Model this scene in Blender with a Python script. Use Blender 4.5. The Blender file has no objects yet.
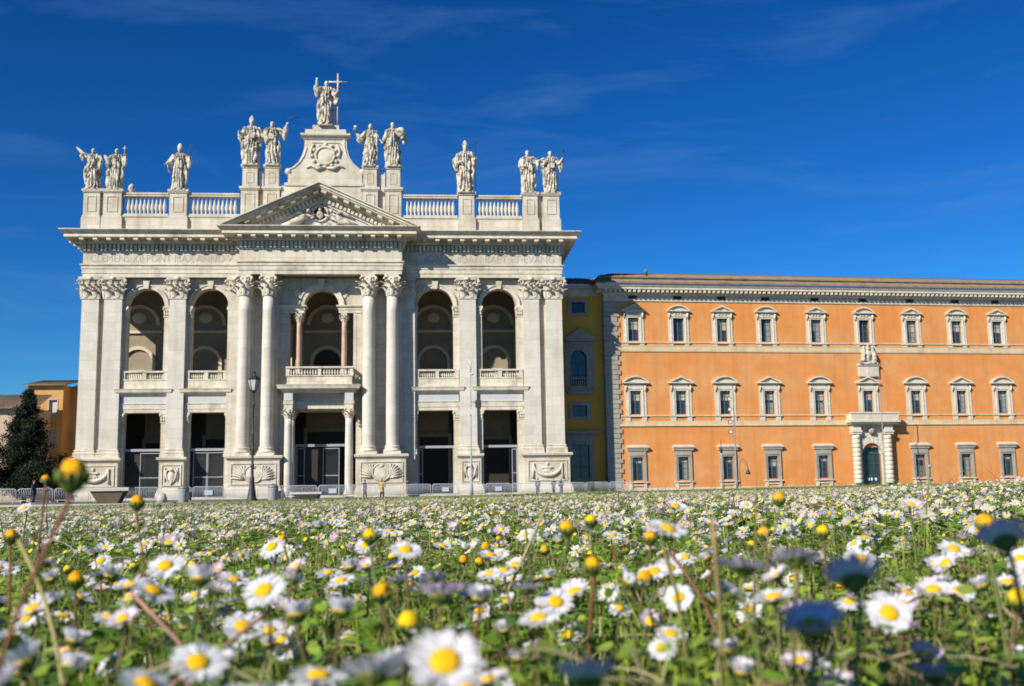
import bpy, math, random
import numpy as np
from mathutils import Vector, Matrix, noise
R = math.radians
scene = bpy.context.scene
COL = scene.collection
# ---------------------------------------------------------------- camera
cam_data = bpy.data.cameras.new('camera')
cam = bpy.data.objects.new('camera', cam_data); COL.objects.link(cam)
pitch, roll = R(8.01), R(-.877)
cp, sp, cr, sr = math.cos(pitch), math.sin(pitch), math.cos(roll), math.sin(roll)
fwd = Vector((0, cp, sp)); up0 = Vector((0, -sp, cp)); rt0 = Vector((1, 0, 0))
rt = cr*rt0 + sr*up0; up = -sr*rt0 + cr*up0
cam.matrix_world = Matrix.Translation((0, 0, .13)) @ Matrix((rt, up, -fwd)).transposed().to_4x4()
cam_data.sensor_width = 36; cam_data.lens = 36*1058/1024
cam_data.clip_start = .01; cam_data.clip_end = 9000
cam_data.dof.use_dof = True; cam_data.dof.focus_distance = 2.8; cam_data.dof.aperture_fstop = 12.5
scene.camera = cam
# ---------------------------------------------------------------- light
SUN_EL, SUN_AZ = R(32), R(42)          # elevation; azimuth left of the line back from the view
sd = Vector((-math.sin(SUN_AZ)*math.cos(SUN_EL), -math.cos(SUN_AZ)*math.cos(SUN_EL), math.sin(SUN_EL)))
sun_data = bpy.data.lights.new('sun', 'SUN'); sun_data.energy = 4.9; sun_data.angle = R(.5); sun_data.color = (1, .95, .85)
sun = bpy.data.objects.new('sun', sun_data); COL.objects.link(sun)
sun.rotation_euler = sd.to_track_quat('Z', 'Y').to_euler()
world = bpy.data.worlds.new('World'); scene.world = world; world.use_nodes = True
nt = world.node_tree; nt.nodes.clear()
def N(t, typ, **kw):
    n = t.nodes.new(typ)
    for k, v in kw.items():
        if k.startswith('i_'):
            n.inputs[k[2:].replace('_', ' ')].default_value = v
        else: setattr(n, k, v)
    return n
sky = N(nt, 'ShaderNodeTexSky', sky_type='NISHITA', sun_disc=False, sun_elevation=SUN_EL, sun_rotation=R(180)+SUN_AZ, altitude=100, air_density=1.0, dust_density=.0, ozone_density=3.0)
gam = N(nt, 'ShaderNodeGamma'); gam.inputs['Gamma'].default_value = 1.4
hsv = N(nt, 'ShaderNodeHueSaturation'); hsv.inputs['Saturation'].default_value = 1.18; hsv.inputs['Value'].default_value = .6; hsv.inputs['Hue'].default_value = .496
tc = N(nt, 'ShaderNodeTexCoord')
mp = N(nt, 'ShaderNodeMapping'); mp.inputs['Scale'].default_value = (1.6, 1.6, 9); mp.inputs['Rotation'].default_value = (0, .12, .3)
ns = N(nt, 'ShaderNodeTexNoise'); ns.inputs['Scale'].default_value = 2.2; ns.inputs['Detail'].default_value = 8; ns.inputs['Roughness'].default_value = .62; ns.inputs['Distortion'].default_value = .6
rp = N(nt, 'ShaderNodeMapRange'); rp.inputs['From Min'].default_value = .5; rp.inputs['From Max'].default_value = .8; rp.inputs['To Max'].default_value = .24
mx = N(nt, 'ShaderNodeMix', data_type='RGBA'); mx.inputs['B'].default_value = (1.6, 3.2, 6.4, 1)
bg = N(nt, 'ShaderNodeBackground'); bg.inputs['Strength'].default_value = .08
wo = N(nt, 'ShaderNodeOutputWorld')
L = nt.links.new
pol = N(nt, 'ShaderNodeMix', data_type='RGBA', blend_type='MULTIPLY'); pol.inputs['Factor'].default_value = 1; pol.inputs['B'].default_value = (.24, .56, .83, 1)   # deep polarised blue
L(sky.outputs[0], gam.inputs[0]); L(gam.outputs[0], hsv.inputs['Color']); L(hsv.outputs[0], pol.inputs['A']); L(pol.outputs['Result'], mx.inputs['A'])
L(tc.outputs['Generated'], mp.inputs[0]); L(mp.outputs[0], ns.inputs['Vector']); L(ns.outputs[0], rp.inputs['Value']); L(rp.outputs[0], mx.inputs['Factor'])
L(mx.outputs['Result'], bg.inputs[0]); L(bg.outputs[0], wo.inputs[0])
vs = scene.view_settings
vs.view_transform = 'Standard'; vs.look = 'None'; vs.exposure = .36; vs.gamma = 1; vs.use_curve_mapping = False
scene.cycles.max_bounces = 6; scene.cycles.diffuse_bounces = 2; scene.cycles.transparent_max_bounces = 6
scene.cycles.caustics_reflective = False; scene.cycles.caustics_refractive = False
# ---------------------------------------------------------------- materials
def mat(name, col, rough=.8, var=.12, scale=1.0, spec=.3, col2=None, c2=(.5, .7), metal=0., bump=0., stretch=(1, 1, 1), courses=None, cscale=.3, attr=False, transl=0., joint=.75, coord='Object', streak=0.):
    m = bpy.data.materials.new(name); m.use_nodes = True; t = m.node_tree; t.nodes.clear(); l = t.links.new
    out = N(t, 'ShaderNodeOutputMaterial'); b = N(t, 'ShaderNodeBsdfPrincipled')
    b.inputs['Roughness'].default_value = rough; b.inputs['Metallic'].default_value = metal; b.inputs['Specular IOR Level'].default_value = spec
    co = N(t, 'ShaderNodeTexCoord'); ma = N(t, 'ShaderNodeMapping'); ma.inputs['Scale'].default_value = stretch
    l(co.outputs[coord], ma.inputs[0])
    n1 = N(t, 'ShaderNodeTexNoise'); n1.inputs['Scale'].default_value = scale; n1.inputs['Detail'].default_value = 7; n1.inputs['Roughness'].default_value = .65
    l(ma.outputs[0], n1.inputs['Vector'])
    mr = N(t, 'ShaderNodeMapRange'); mr.inputs['From Min'].default_value = .3; mr.inputs['From Max'].default_value = .7
    mr.inputs['To Min'].default_value = 1-var; mr.inputs['To Max'].default_value = 1+var; l(n1.outputs[0], mr.inputs['Value'])
    base = N(t, 'ShaderNodeRGB'); base.outputs[0].default_value = (*col, 1); cur = base.outputs[0]
    if attr:
        at = N(t, 'ShaderNodeAttribute', attribute_name='tint'); cur = at.outputs['Color']
    if col2:
        n2 = N(t, 'ShaderNodeTexNoise'); n2.inputs['Scale'].default_value = cscale; n2.inputs['Detail'].default_value = 8; n2.inputs['Roughness'].default_value = .6
        l(co.outputs[coord], n2.inputs['Vector'])
        m2 = N(t, 'ShaderNodeMapRange'); m2.inputs['From Min'].default_value = c2[0]; m2.inputs['From Max'].default_value = c2[1]; l(n2.outputs[0], m2.inputs['Value'])
        x = N(t, 'ShaderNodeMix', data_type='RGBA'); l(m2.outputs[0], x.inputs['Factor']); l(cur, x.inputs['A']); x.inputs['B'].default_value = (*col2, 1); cur = x.outputs['Result']
    if streak:
        m5 = N(t, 'ShaderNodeMapping'); m5.inputs['Scale'].default_value = (1.3, 1.3, .09); l(co.outputs[coord], m5.inputs[0])
        n5 = N(t, 'ShaderNodeTexNoise'); n5.inputs['Scale'].default_value = 1.1; n5.inputs['Detail'].default_value = 5; l(m5.outputs[0], n5.inputs['Vector'])
        m6 = N(t, 'ShaderNodeMapRange'); m6.inputs['From Min'].default_value = .48; m6.inputs['From Max'].default_value = .75; m6.inputs['To Min'].default_value = 0; m6.inputs['To Max'].default_value = streak; l(n5.outputs[0], m6.inputs['Value'])
        x = N(t, 'ShaderNodeMix', data_type='RGBA'); l(m6.outputs[0], x.inputs['Factor']); l(cur, x.inputs['A']); x.inputs['B'].default_value = (col[0]*.5, col[1]*.46, col[2]*.4, 1); cur = x.outputs['Result']
    mm = N(t, 'ShaderNodeMix', data_type='RGBA', blend_type='MULTIPLY'); mm.inputs['Factor'].default_value = 1
    l(cur, mm.inputs['A']); l(mr.outputs[0], mm.inputs['B']); cur = mm.outputs['Result']
    hgt = n1.outputs[0]
    if courses:
        bw, bh = courses
        m3 = N(t, 'ShaderNodeMapping'); m3.inputs['Rotation'].default_value = (R(90), 0, 0)
        l(co.outputs['Object'], m3.inputs[0])
        br = N(t, 'ShaderNodeTexBrick'); br.inputs['Scale'].default_value = 1; br.inputs['Brick Width'].default_value = bw; br.inputs['Row Height'].default_value = bh
        br.inputs['Mortar Size'].default_value = .022; br.inputs['Color1'].default_value = (1, 1, 1, 1); br.inputs['Color2'].default_value = (.88, .87, .85, 1)
        br.inputs['Mortar'].default_value = (joint, joint*.97, joint*.93, 1); l(m3.outputs[0], br.inputs['Vector'])
        m4 = N(t, 'ShaderNodeMix', data_type='RGBA', blend_type='MULTIPLY'); m4.inputs['Factor'].default_value = 1
        l(cur, m4.inputs['A']); l(br.outputs['Color'], m4.inputs['B']); cur = m4.outputs['Result']
    l(cur, b.inputs['Base Color'])
    if bump:
        bp = N(t, 'ShaderNodeBump'); bp.inputs['Strength'].default_value = bump; bp.inputs['Distance'].default_value = .05
        l(hgt, bp.inputs['Height']); l(bp.outputs[0], b.inputs['Normal'])
    if transl:
        tr = N(t, 'ShaderNodeBsdfTranslucent'); l(cur, tr.inputs[0]); ms = N(t, 'ShaderNodeMixShader'); ms.inputs[0].default_value = transl
        l(b.outputs[0], ms.inputs[1]); l(tr.outputs[0], ms.inputs[2]); l(ms.outputs[0], out.inputs[0])
    else: l(b.outputs[0], out.inputs[0])
    return m
STONE = mat('travertine', (.645, .59, .48), .8, .09, 1.3, col2=(.50, .41, .28), c2=(.46, .74), cscale=.3, bump=.25, stretch=(1, 1, 3.5), courses=(1.9, .85), joint=.74, streak=.42)
TRIM = mat('carved_travertine', (.65, .59, .465), .8, .15, 1.6, col2=(.30, .25, .17), c2=(.5, .78), cscale=.5, bump=.3, stretch=(1, 1, 2), streak=.5)
SHAFT = mat('column_travertine', (.66, .615, .525), .75, .06, 1.0, col2=(.55, .49, .39), c2=(.5, .8), cscale=.5, bump=.2, stretch=(1, 1, 4), streak=.3, courses=(2.3, 1.15), joint=.8)
MARBLE = mat('white_marble', (.53, .52, .50), .6, .07, 1.2, col2=(.52, .50, .46), c2=(.5, .85), cscale=.4)
PINK = mat('pink_marble', (.52, .33, .24), .5, .14, 2.0, col2=(.60, .46, .36), c2=(.45, .7), cscale=.9)
STAT = mat('statue_travertine', (.60, .54, .43), .85, .2, 2.2, col2=(.13, .115, .085), c2=(.49, .66), cscale=1.3, bump=.5)
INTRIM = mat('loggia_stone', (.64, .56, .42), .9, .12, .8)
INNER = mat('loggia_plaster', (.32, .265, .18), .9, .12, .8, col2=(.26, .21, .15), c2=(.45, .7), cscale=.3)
LETTER = mat('letter_bronze', (.40, .38, .33), .7, .1, 2)
WOODSHADE = mat('wood_and_shade', (.035, .028, .022), .6, .2, 3)  # door wood; also colours the sheets standing in for portico shade
STEEL = mat('gate_steel', (.34, .355, .36), .5, .06, 3)
MESHG = mat('gate_mesh', (.07, .08, .085), .5, .2, 25)
GALV = mat('galvanised_steel', (.60, .62, .63), .5, .08, 4)
MASTM = mat('mast_steel', (.22, .22, .21), .5, .1, 4, metal=.3)
BENCHB = mat('shaded_bench_base', (.12, .09, .06), .9, .2, 3)  # shade of the bench base put into its dark brown
CURT = mat('shutter_grey', (.24, .27, .27), .7, .1, 4)
ORANGE = mat('orange_plaster', (.68, .262, .072), .9, .09, .55, col2=(.66, .33, .13), c2=(.42, .68), cscale=.2, bump=.05, streak=.26)
BAND = mat('plaster_band', (.66, .53, .33), .9, .1, .8, col2=(.48, .34, .18), c2=(.48, .75), cscale=.5, streak=.2)
YELLOW = mat('ochre_plaster', (.76, .40, .06), .9, .1, .6, col2=(.62, .33, .06), c2=(.45, .72), cscale=.3)
PSTONE = mat('window_stone', (.64, .58, .46), .8, .12, 1.7, col2=(.46, .40, .29), c2=(.52, .8), cscale=.6, streak=.3)
GSTONE = mat('grey_stone', (.36, .33, .27), .85, .15, 1.7, col2=(.26, .23, .18), c2=(.5, .8), cscale=.6)
ROOF = mat('roof_tile', (.29, .205, .13), .9, .3, 6, col2=(.16, .12, .08), c2=(.45, .7), cscale=1.2, stretch=(3, .6, 1), bump=.6)
GLASS = mat('window_glass', (.025, .04, .06), .08, .25, .7, spec=.6)
SASH = mat('window_sash', (.10, .115, .12), .5, .1, 3)
BLACKM = mat('dark_iron', (.03, .032, .034), .5, .2, 4, spec=.5)
LGLASS = mat('frosted_glass', (.62, .60, .54), .3, .1, 4)
PALE = mat('pale_metal', (.62, .63, .64), .45, .06, 4, metal=.2)
PAVE = mat('piazza_paving', (.17, .16, .14), .85, .15, .6, col2=(.11, .105, .095), c2=(.45, .7), cscale=.1)
EARTH = mat('earth', (.045, .04, .02), .95, .35, 30, col2=(.035, .05, .012), c2=(.4, .6), cscale=6, bump=.8)
CONC = mat('concrete', (.50, .46, .39), .85, .12, 2, col2=(.36, .33, .28), c2=(.5, .75), cscale=1)
PEACH = mat('peach_plaster', (.60, .33, .12), .9, .08, .5, col2=(.52, .28, .10), c2=(.45, .7), cscale=.2)
BEIGE = mat('beige_plaster', (.50, .38, .27), .9, .08, .5)
BARK = mat('bark', (.09, .065, .045), .95, .3, 5)
LEAFD = mat('cypress_foliage', (.020, .032, .016), .8, .4, 2, attr=True, transl=.2)
GREEN = mat('meadow_green', (.1, .2, .03), .42, .15, 40, attr=True, transl=.34, spec=.5)
PETAL = mat('petal', (.8, .8, .8), .6, .04, 60, attr=True, transl=.38, spec=.2)
YEL = mat('flower_yellow', (.80, .46, .008), .75, .25, 900, attr=True, spec=.1)
CALYX = mat('calyx_green', (.13, .17, .03), .7, .3, 300)
STEMG = mat('stem', (.16, .19, .06), .6, .2, 60, attr=True, transl=.15)
SIGNW = mat('sign_white', (.72, .78, .84), .4, .05, 4)
# ---------------------------------------------------------------- mesh helpers
class MB:
    """collects solids: u = along, p = towards the viewer (local -y), z = up"""
    def __init__(s): s.v = []; s.f = []; s.sm = []; s.mi = []
    def add(s, vs, fs, smooth=False, mi=0):
        o = len(s.v); s.v += [tuple(v) for v in vs]
        for f in fs: s.f.append([i+o for i in f]); s.sm.append(smooth); s.mi.append(mi)
        return s
    def box(s, u0, u1, p0, p1, z0, z1):
        y0, y1 = -p1, -p0
        return s.add([(u0, y0, z0), (u1, y0, z0), (u1, y1, z0), (u0, y1, z0), (u0, y0, z1), (u1, y0, z1), (u1, y1, z1), (u0, y1, z1)],
                     [(0, 3, 2, 1), (4, 5, 6, 7), (0, 1, 5, 4), (1, 2, 6, 5), (2, 3, 7, 6), (3, 0, 4, 7)])
    def prism(s, poly, p0, p1):
        """poly in (u,z), counter-clockwise seen from the front"""
        n = len(poly); y0, y1 = -p1, -p0
        return s.add([(a, y0, b) for a, b in poly]+[(a, y1, b) for a, b in poly],
                     [list(range(n)), list(range(2*n-1, n-1, -1))]+[(i, n+i, n+(i+1) % n, (i+1) % n) for i in range(n)])
    def frustum(s, u0, u1, p0, p1, z0, U0, U1, P0, P1, z1):
        y = lambda a: -a
        return s.add([(u0, y(p1), z0), (u1, y(p1), z0), (u1, y(p0), z0), (u0, y(p0), z0), (U0, y(P1), z1), (U1, y(P1), z1), (U1, y(P0), z1), (U0, y(P0), z1)],
                     [(0, 3, 2, 1), (4, 5, 6, 7), (0, 1, 5, 4), (1, 2, 6, 5), (2, 3, 7, 6), (3, 0, 4, 7)])
    def lathe(s, cu, cp, prof, n=20, smooth=True, a0=0, sx=1, sy=1):
        """prof = [(r,z)...] bottom to top"""
        vs = []; fs = []
        for r, z in prof:
            for k in range(n):
                a = a0+2*math.pi*k/n; vs.append((cu+r*sx*math.cos(a), -cp+r*sy*math.sin(a), z))
        for i in range(len(prof)-1):
            for k in range(n):
                k2 = (k+1) % n; fs.append((i*n+k, i*n+k2, (i+1)*n+k2, (i+1)*n+k))
        s.add(vs, fs, smooth); o = len(s.v)-len(vs)
        s.f += [[o+k for k in range(n-1, -1, -1)], [o+(len(prof)-1)*n+k for k in range(n)]]; s.sm += [False]*2; s.mi += [0]*2
        return s
    def tube(s, pts, rad, n=8, smooth=True):
        pts = [Vector(p) for p in pts]; rad = rad if isinstance(rad, (list, tuple)) else [rad]*len(pts)
        vs = []; fs = []; ref = None
        for i, p in enumerate(pts):
            d = (pts[min(i+1, len(pts)-1)]-pts[max(i-1, 0)]).normalized()
            if ref is None: ref = Vector((1, 0, 0)) if abs(d.x) < .9 else Vector((0, 1, 0))
            a = (ref-d*ref.dot(d)).normalized(); b = d.cross(a); ref = a
            for k in range(n):
                t = 2*math.pi*k/n; vs.append(p+(a*math.cos(t)+b*math.sin(t))*rad[i])
        for i in range(len(pts)-1):
            for k in range(n):
                k2 = (k+1) % n; fs.append((i*n+k, i*n+k2, (i+1)*n+k2, (i+1)*n+k))
        m = (len(pts)-1)*n
        return s.add(vs, fs, smooth).add_caps(len(vs), n)
    def add_caps(s, cnt, n):
        o = len(s.v)-cnt
        s.f += [[o+k for k in range(n-1, -1, -1)], [len(s.v)-n+k for k in range(n)]]; s.sm += [False]*2; s.mi += [0]*2
        return s
    def ell(s, c, r, n=12, m=8, rot=None, smooth=True):
        vs = []; fs = []; c = Vector(c)
        for i in range(m+1):
            ph = math.pi*i/m
            for k in range(n):
                t = 2*math.pi*k/n; q = Vector((r[0]*math.sin(ph)*math.cos(t), r[1]*math.sin(ph)*math.sin(t), -r[2]*math.cos(ph)))
                if rot: q = rot @ q
                vs.append(c+q)
        for i in range(m):
            for k in range(n):
                k2 = (k+1) % n; fs.append((i*n+k, i*n+k2, (i+1)*n+k2, (i+1)*n+k))
        return s.add(vs, fs, smooth)
    def sweep(s, path, prof, caps=True):
        """path in plan (u,p), outward on its left; prof = closed loop of (offset,z)"""
        n = len(prof); P = [Vector(q) for q in path]; vs = []
        for i, q in enumerate(P):
            ns_ = []
            if i > 0: d = (q-P[i-1]).normalized(); ns_.append(Vector((-d.y, d.x)))
            if i < len(P)-1: d = (P[i+1]-q).normalized(); ns_.append(Vector((-d.y, d.x)))
            nn = ns_[0] if len(ns_) == 1 else (ns_[0]+ns_[1]) / (1+ns_[0].dot(ns_[1]))
            for o, z in prof: w = q+nn*o; vs.append((w.x, -w.y, z))
        fs = []
        for i in range(len(P)-1):
            for k in range(n):
                k2 = (k+1) % n; fs.append((i*n+k, (i+1)*n+k, (i+1)*n+k2, i*n+k2))
        if caps: fs += [list(range(n)), list(range((len(P)-1)*n+n-1, (len(P)-1)*n-1, -1))]
        return s.add(vs, fs)
    def merge(s, o, M=None):
        vs = [(M @ Vector(v)) if M else v for v in o.v]
        k = len(s.v); s.v += [tuple(v) for v in vs]; s.f += [[i+k for i in f] for f in o.f]; s.sm += o.sm; s.mi += o.mi
        return s
    def mesh(s, name, m, recalc=True):
        me = bpy.data.meshes.new(name); me.from_pydata(s.v, [], s.f)
        ms = m if isinstance(m, (list, tuple)) else [m]
        for x in ms: me.materials.append(x)
        me.polygons.foreach_set('use_smooth', s.sm); me.polygons.foreach_set('material_index', s.mi)
        if recalc:
            import bmesh
            b = bmesh.new(); b.from_mesh(me); bmesh.ops.recalc_face_normals(b, faces=b.faces); b.to_mesh(me); b.free()
        me.update(); return me
    def build(s, name, m, parent=None):
        o = bpy.data.objects.new(name, s.mesh(name, m)); COL.objects.link(o)
        if parent: o.parent = parent
        return o
def empty(name, loc=(0, 0, 0), rz=0, label=None, cat=None, group=None, kind=None):
    o = bpy.data.objects.new(name, None); COL.objects.link(o); o.location = loc; o.rotation_euler = (0, 0, rz); o.empty_display_size = .3
    return tag(o, label, cat, group, kind)
def tag(o, label=None, cat=None, group=None, kind=None):
    if label: o['label'] = label
    if cat: o['category'] = cat
    if group: o['group'] = group
    if kind: o['kind'] = kind
    return o
def link_mesh(name, me, parent=None, M=None):
    o = bpy.data.objects.new(name, me); COL.objects.link(o)
    if parent: o.parent = parent
    if M is not None: o.matrix_local = M
    return o
def copy_tree(o, parent=None):
    c = o.copy(); COL.objects.link(c); c.parent = parent
    for ch in list(o.children): copy_tree(ch, c)
    return c
def arch_pts(cu, r, z, n=16, a0=0, a1=math.pi):
    return [(cu+r*math.cos(a0+(a1-a0)*i/n), z+r*math.sin(a0+(a1-a0)*i/n)) for i in range(n+1)]
def arch_fill(mb, u0, u1, cu, r, zs, z1, p0, p1, n=16):
    """spandrel wall above an arch opening, between u0..u1 and up to z1"""
    pts = arch_pts(cu, r, zs, n)
    h = n//2
    right = [(cu+r, zs), (u1, zs), (u1, z1), (cu, z1)]+[pts[i] for i in range(h, 0, -1)]
    left = [(cu, z1), (u0, z1), (u0, zs), (cu-r, zs)]+[pts[i] for i in range(n-1, h-1, -1)]
    mb.prism(right, p0, p1); mb.prism(left, p0, p1)
def arch_band(mb, cu, r0, r1, zs, p0, p1, n=20, a0=0, a1=math.pi):
    A = arch_pts(cu, r0, zs, n, a0, a1); B = arch_pts(cu, r1, zs, n, a0, a1)
    for i in range(n): mb.prism([A[i], B[i], B[i+1], A[i+1]], p0, p1)
def wall_holes(mb, u0, u1, z0, z1, holes, p0, p1):
    """wall with rectangular openings; front face at p1, back at p0; holes=(u0,u1,z0,z1)"""
    us = sorted({u0, u1, *[h[0] for h in holes], *[h[1] for h in holes]}); zs = sorted({z0, z1, *[h[2] for h in holes], *[h[3] for h in holes]})
    for i in range(len(us)-1):
        for j in range(len(zs)-1):
            cu, cz = (us[i]+us[i+1])/2, (zs[j]+zs[j+1])/2
            if any(h[0] < cu < h[1] and h[2] < cz < h[3] for h in holes): continue
            for y in (-p1,):
                mb.add([(us[i], y, zs[j]), (us[i+1], y, zs[j]), (us[i+1], y, zs[j+1]), (us[i], y, zs[j+1])], [(0, 1, 2, 3)])
    for a, b, c, d in holes:
        mb.add([(a, -p1, c), (b, -p1, c), (b, -p1, d), (a, -p1, d), (a, -p0, c), (b, -p0, c), (b, -p0, d), (a, -p0, d)], [(0, 4, 5, 1), (1, 5, 6, 2), (2, 6, 7, 3), (3, 7, 4, 0)])
    mb.add([(u0, -p0, z0), (u1, -p0, z0), (u1, -p0, z1), (u0, -p0, z1), (u0, -p1, z0), (u1, -p1, z0), (u1, -p1, z1), (u0, -p1, z1)], [(1, 5, 6, 2), (2, 6, 7, 3), (3, 7, 4, 0)])
def fit_text(body, w, h, u, p, z, parent, m, name='inscription', depth=.02):
    cu = bpy.data.curves.new(name, 'FONT'); cu.body = body; cu.size = 1; cu.extrude = .5; cu.align_x = 'CENTER'
    to = bpy.data.objects.new(name, cu); COL.objects.link(to); bpy.context.view_layer.update()
    me = bpy.data.meshes.new_from_object(to.evaluated_get(bpy.context.evaluated_depsgraph_get())); bpy.data.objects.remove(to)
    co = np.zeros(len(me.vertices)*3); me.vertices.foreach_get('co', co); co = co.reshape(-1, 3)
    mn, mx_ = co.min(0), co.max(0)
    out = np.empty_like(co)
    out[:, 0] = u+((co[:, 0]-mn[0])/(mx_[0]-mn[0])-.5)*w; out[:, 2] = z+(co[:, 1]-mn[1])/(mx_[1]-mn[1])*h
    out[:, 1] = -p-(co[:, 2]/(mx_[2]-mn[2])+.5)*depth
    me.vertices.foreach_set('co', out.ravel()); me.materials.clear(); me.materials.append(m); me.update()
    return link_mesh(name, me, parent)
# ================================================================ ground
def sheet(name, x0, x1, y0, y1, z, m):
    me = bpy.data.meshes.new(name); me.from_pydata([(x0, y0, z), (x1, y0, z), (x1, y1, z), (x0, y1, z)], [], [(0, 1, 2, 3)]); me.materials.append(m)
    return tag(link_mesh(name, me), kind='structure')
sheet('ground', -4000, 4000, -400, 7000, -.70, PAVE)
pz = MB().box(-260, 320, -260, -49, -.6, -.2).build('piazza', PAVE); tag(pz, kind='structure')
kb = MB().box(-120, 120, -49, -48.7, -.6, -.12).build('kerb', CONC); tag(kb, kind='structure')
# ================================================================ basilica
BY = R(4.74); BO = Vector((-22.737, 125, 0))
bas = empty('basilica', BO, BY, 'white travertine basilica front with giant columns, arches, pediment and rooftop balustrade', 'basilica')
def b2w(u, p, z): return BO + Matrix.Rotation(BY, 3, 'Z') @ Vector((u, -p, z))
ZA, ZF, ZC = 26.05, 27.6, 29.0
PATH = [(-28.05, -14), (-28.05, 0), (-9.5, 0), (-9.5, 2.05), (9.6, 2.05), (9.6, 0), (29.05, 0), (29.05, -14)]
MB().sweep(PATH, [(-.9, ZA), (-.0, ZA), (0, 26.5), (.07, 26.5), (.07, 27.05), (.14, 27.05), (.14, 27.38), (.28, 27.46), (.28, ZF), (-.9, ZF)]).build('architrave', TRIM, bas)
MB().sweep(PATH, [(-.9, ZF), (0, ZF), (0, ZC), (-.9, ZC)]).build('frieze', STONE, bas)
CORN = MB().sweep(PATH, [(-.9, ZC), (.06, ZC), (.10, 29.14), (-.02, 29.2), (-.02, 29.95), (.5, 30.02), (.55, 30.52), (1.78, 30.55), (1.72, 30.95), (1.85, 30.97), (2.25, 31.32), (2.25, 31.42), (-.9, 31.6)])
dn = MB(); mo = MB()
def run_blocks(path, mb, step, w, o0, o1, z0, z1, inset=.0):
    P = [Vector(q) for q in path]
    for i in range(len(P)-1):
        d = P[i+1]-P[i]; Ln = d.length; d.normalize(); nn = Vector((-d.y, d.x))
        e0 = -o0 if 0 < i and (d.cross(P[i]-P[i-1]) > 0) else o1*0; k = max(1, int((Ln)/step)); st = Ln/k
        for j in range(k):
            c = P[i]+d*(st*(j+.5)); a = c-d*w/2+nn*o0; b = c+d*w/2+nn*o0; a2 = a+nn*(o1-o0); b2 = b+nn*(o1-o0)
            vs = [(q.x, -q.y, z) for z in (z0, z1) for q in (a, b, b2, a2)]
            mb.add(vs, [(0, 1, 2, 3), (4, 7, 6, 5), (0, 4, 5, 1), (1, 5, 6, 2), (2, 6, 7, 3), (3, 7, 4, 0)])
run_blocks(PATH, dn, .48, .27, -.05, .36, 29.2, 29.93)
run_blocks([(-28.6, -14), (-28.6, .5), (-10, .5), (-10, 2.55), (10.1, 2.55), (10.1, .5), (29.6, .5), (29.6, -14)], mo, 1.5, .5, -0.02, 1.16, 30.22, 30.54)
CORN.merge(dn).merge(mo).build('cornice', TRIM, bas)
def over(u0, u1, txt, p, z=27.86, h=.92): return fit_text(txt, u1-u0, h, (u0+u1)/2, p, z, bas, LETTER)
over(-27.2, -10.6, 'CLEMENS·XII·PONT·MAX·ANNO·V', .002); over(10.3, 28.2, 'IN·HON·SS·IOAN·BAPT·ET·EVANG', .002)
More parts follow.
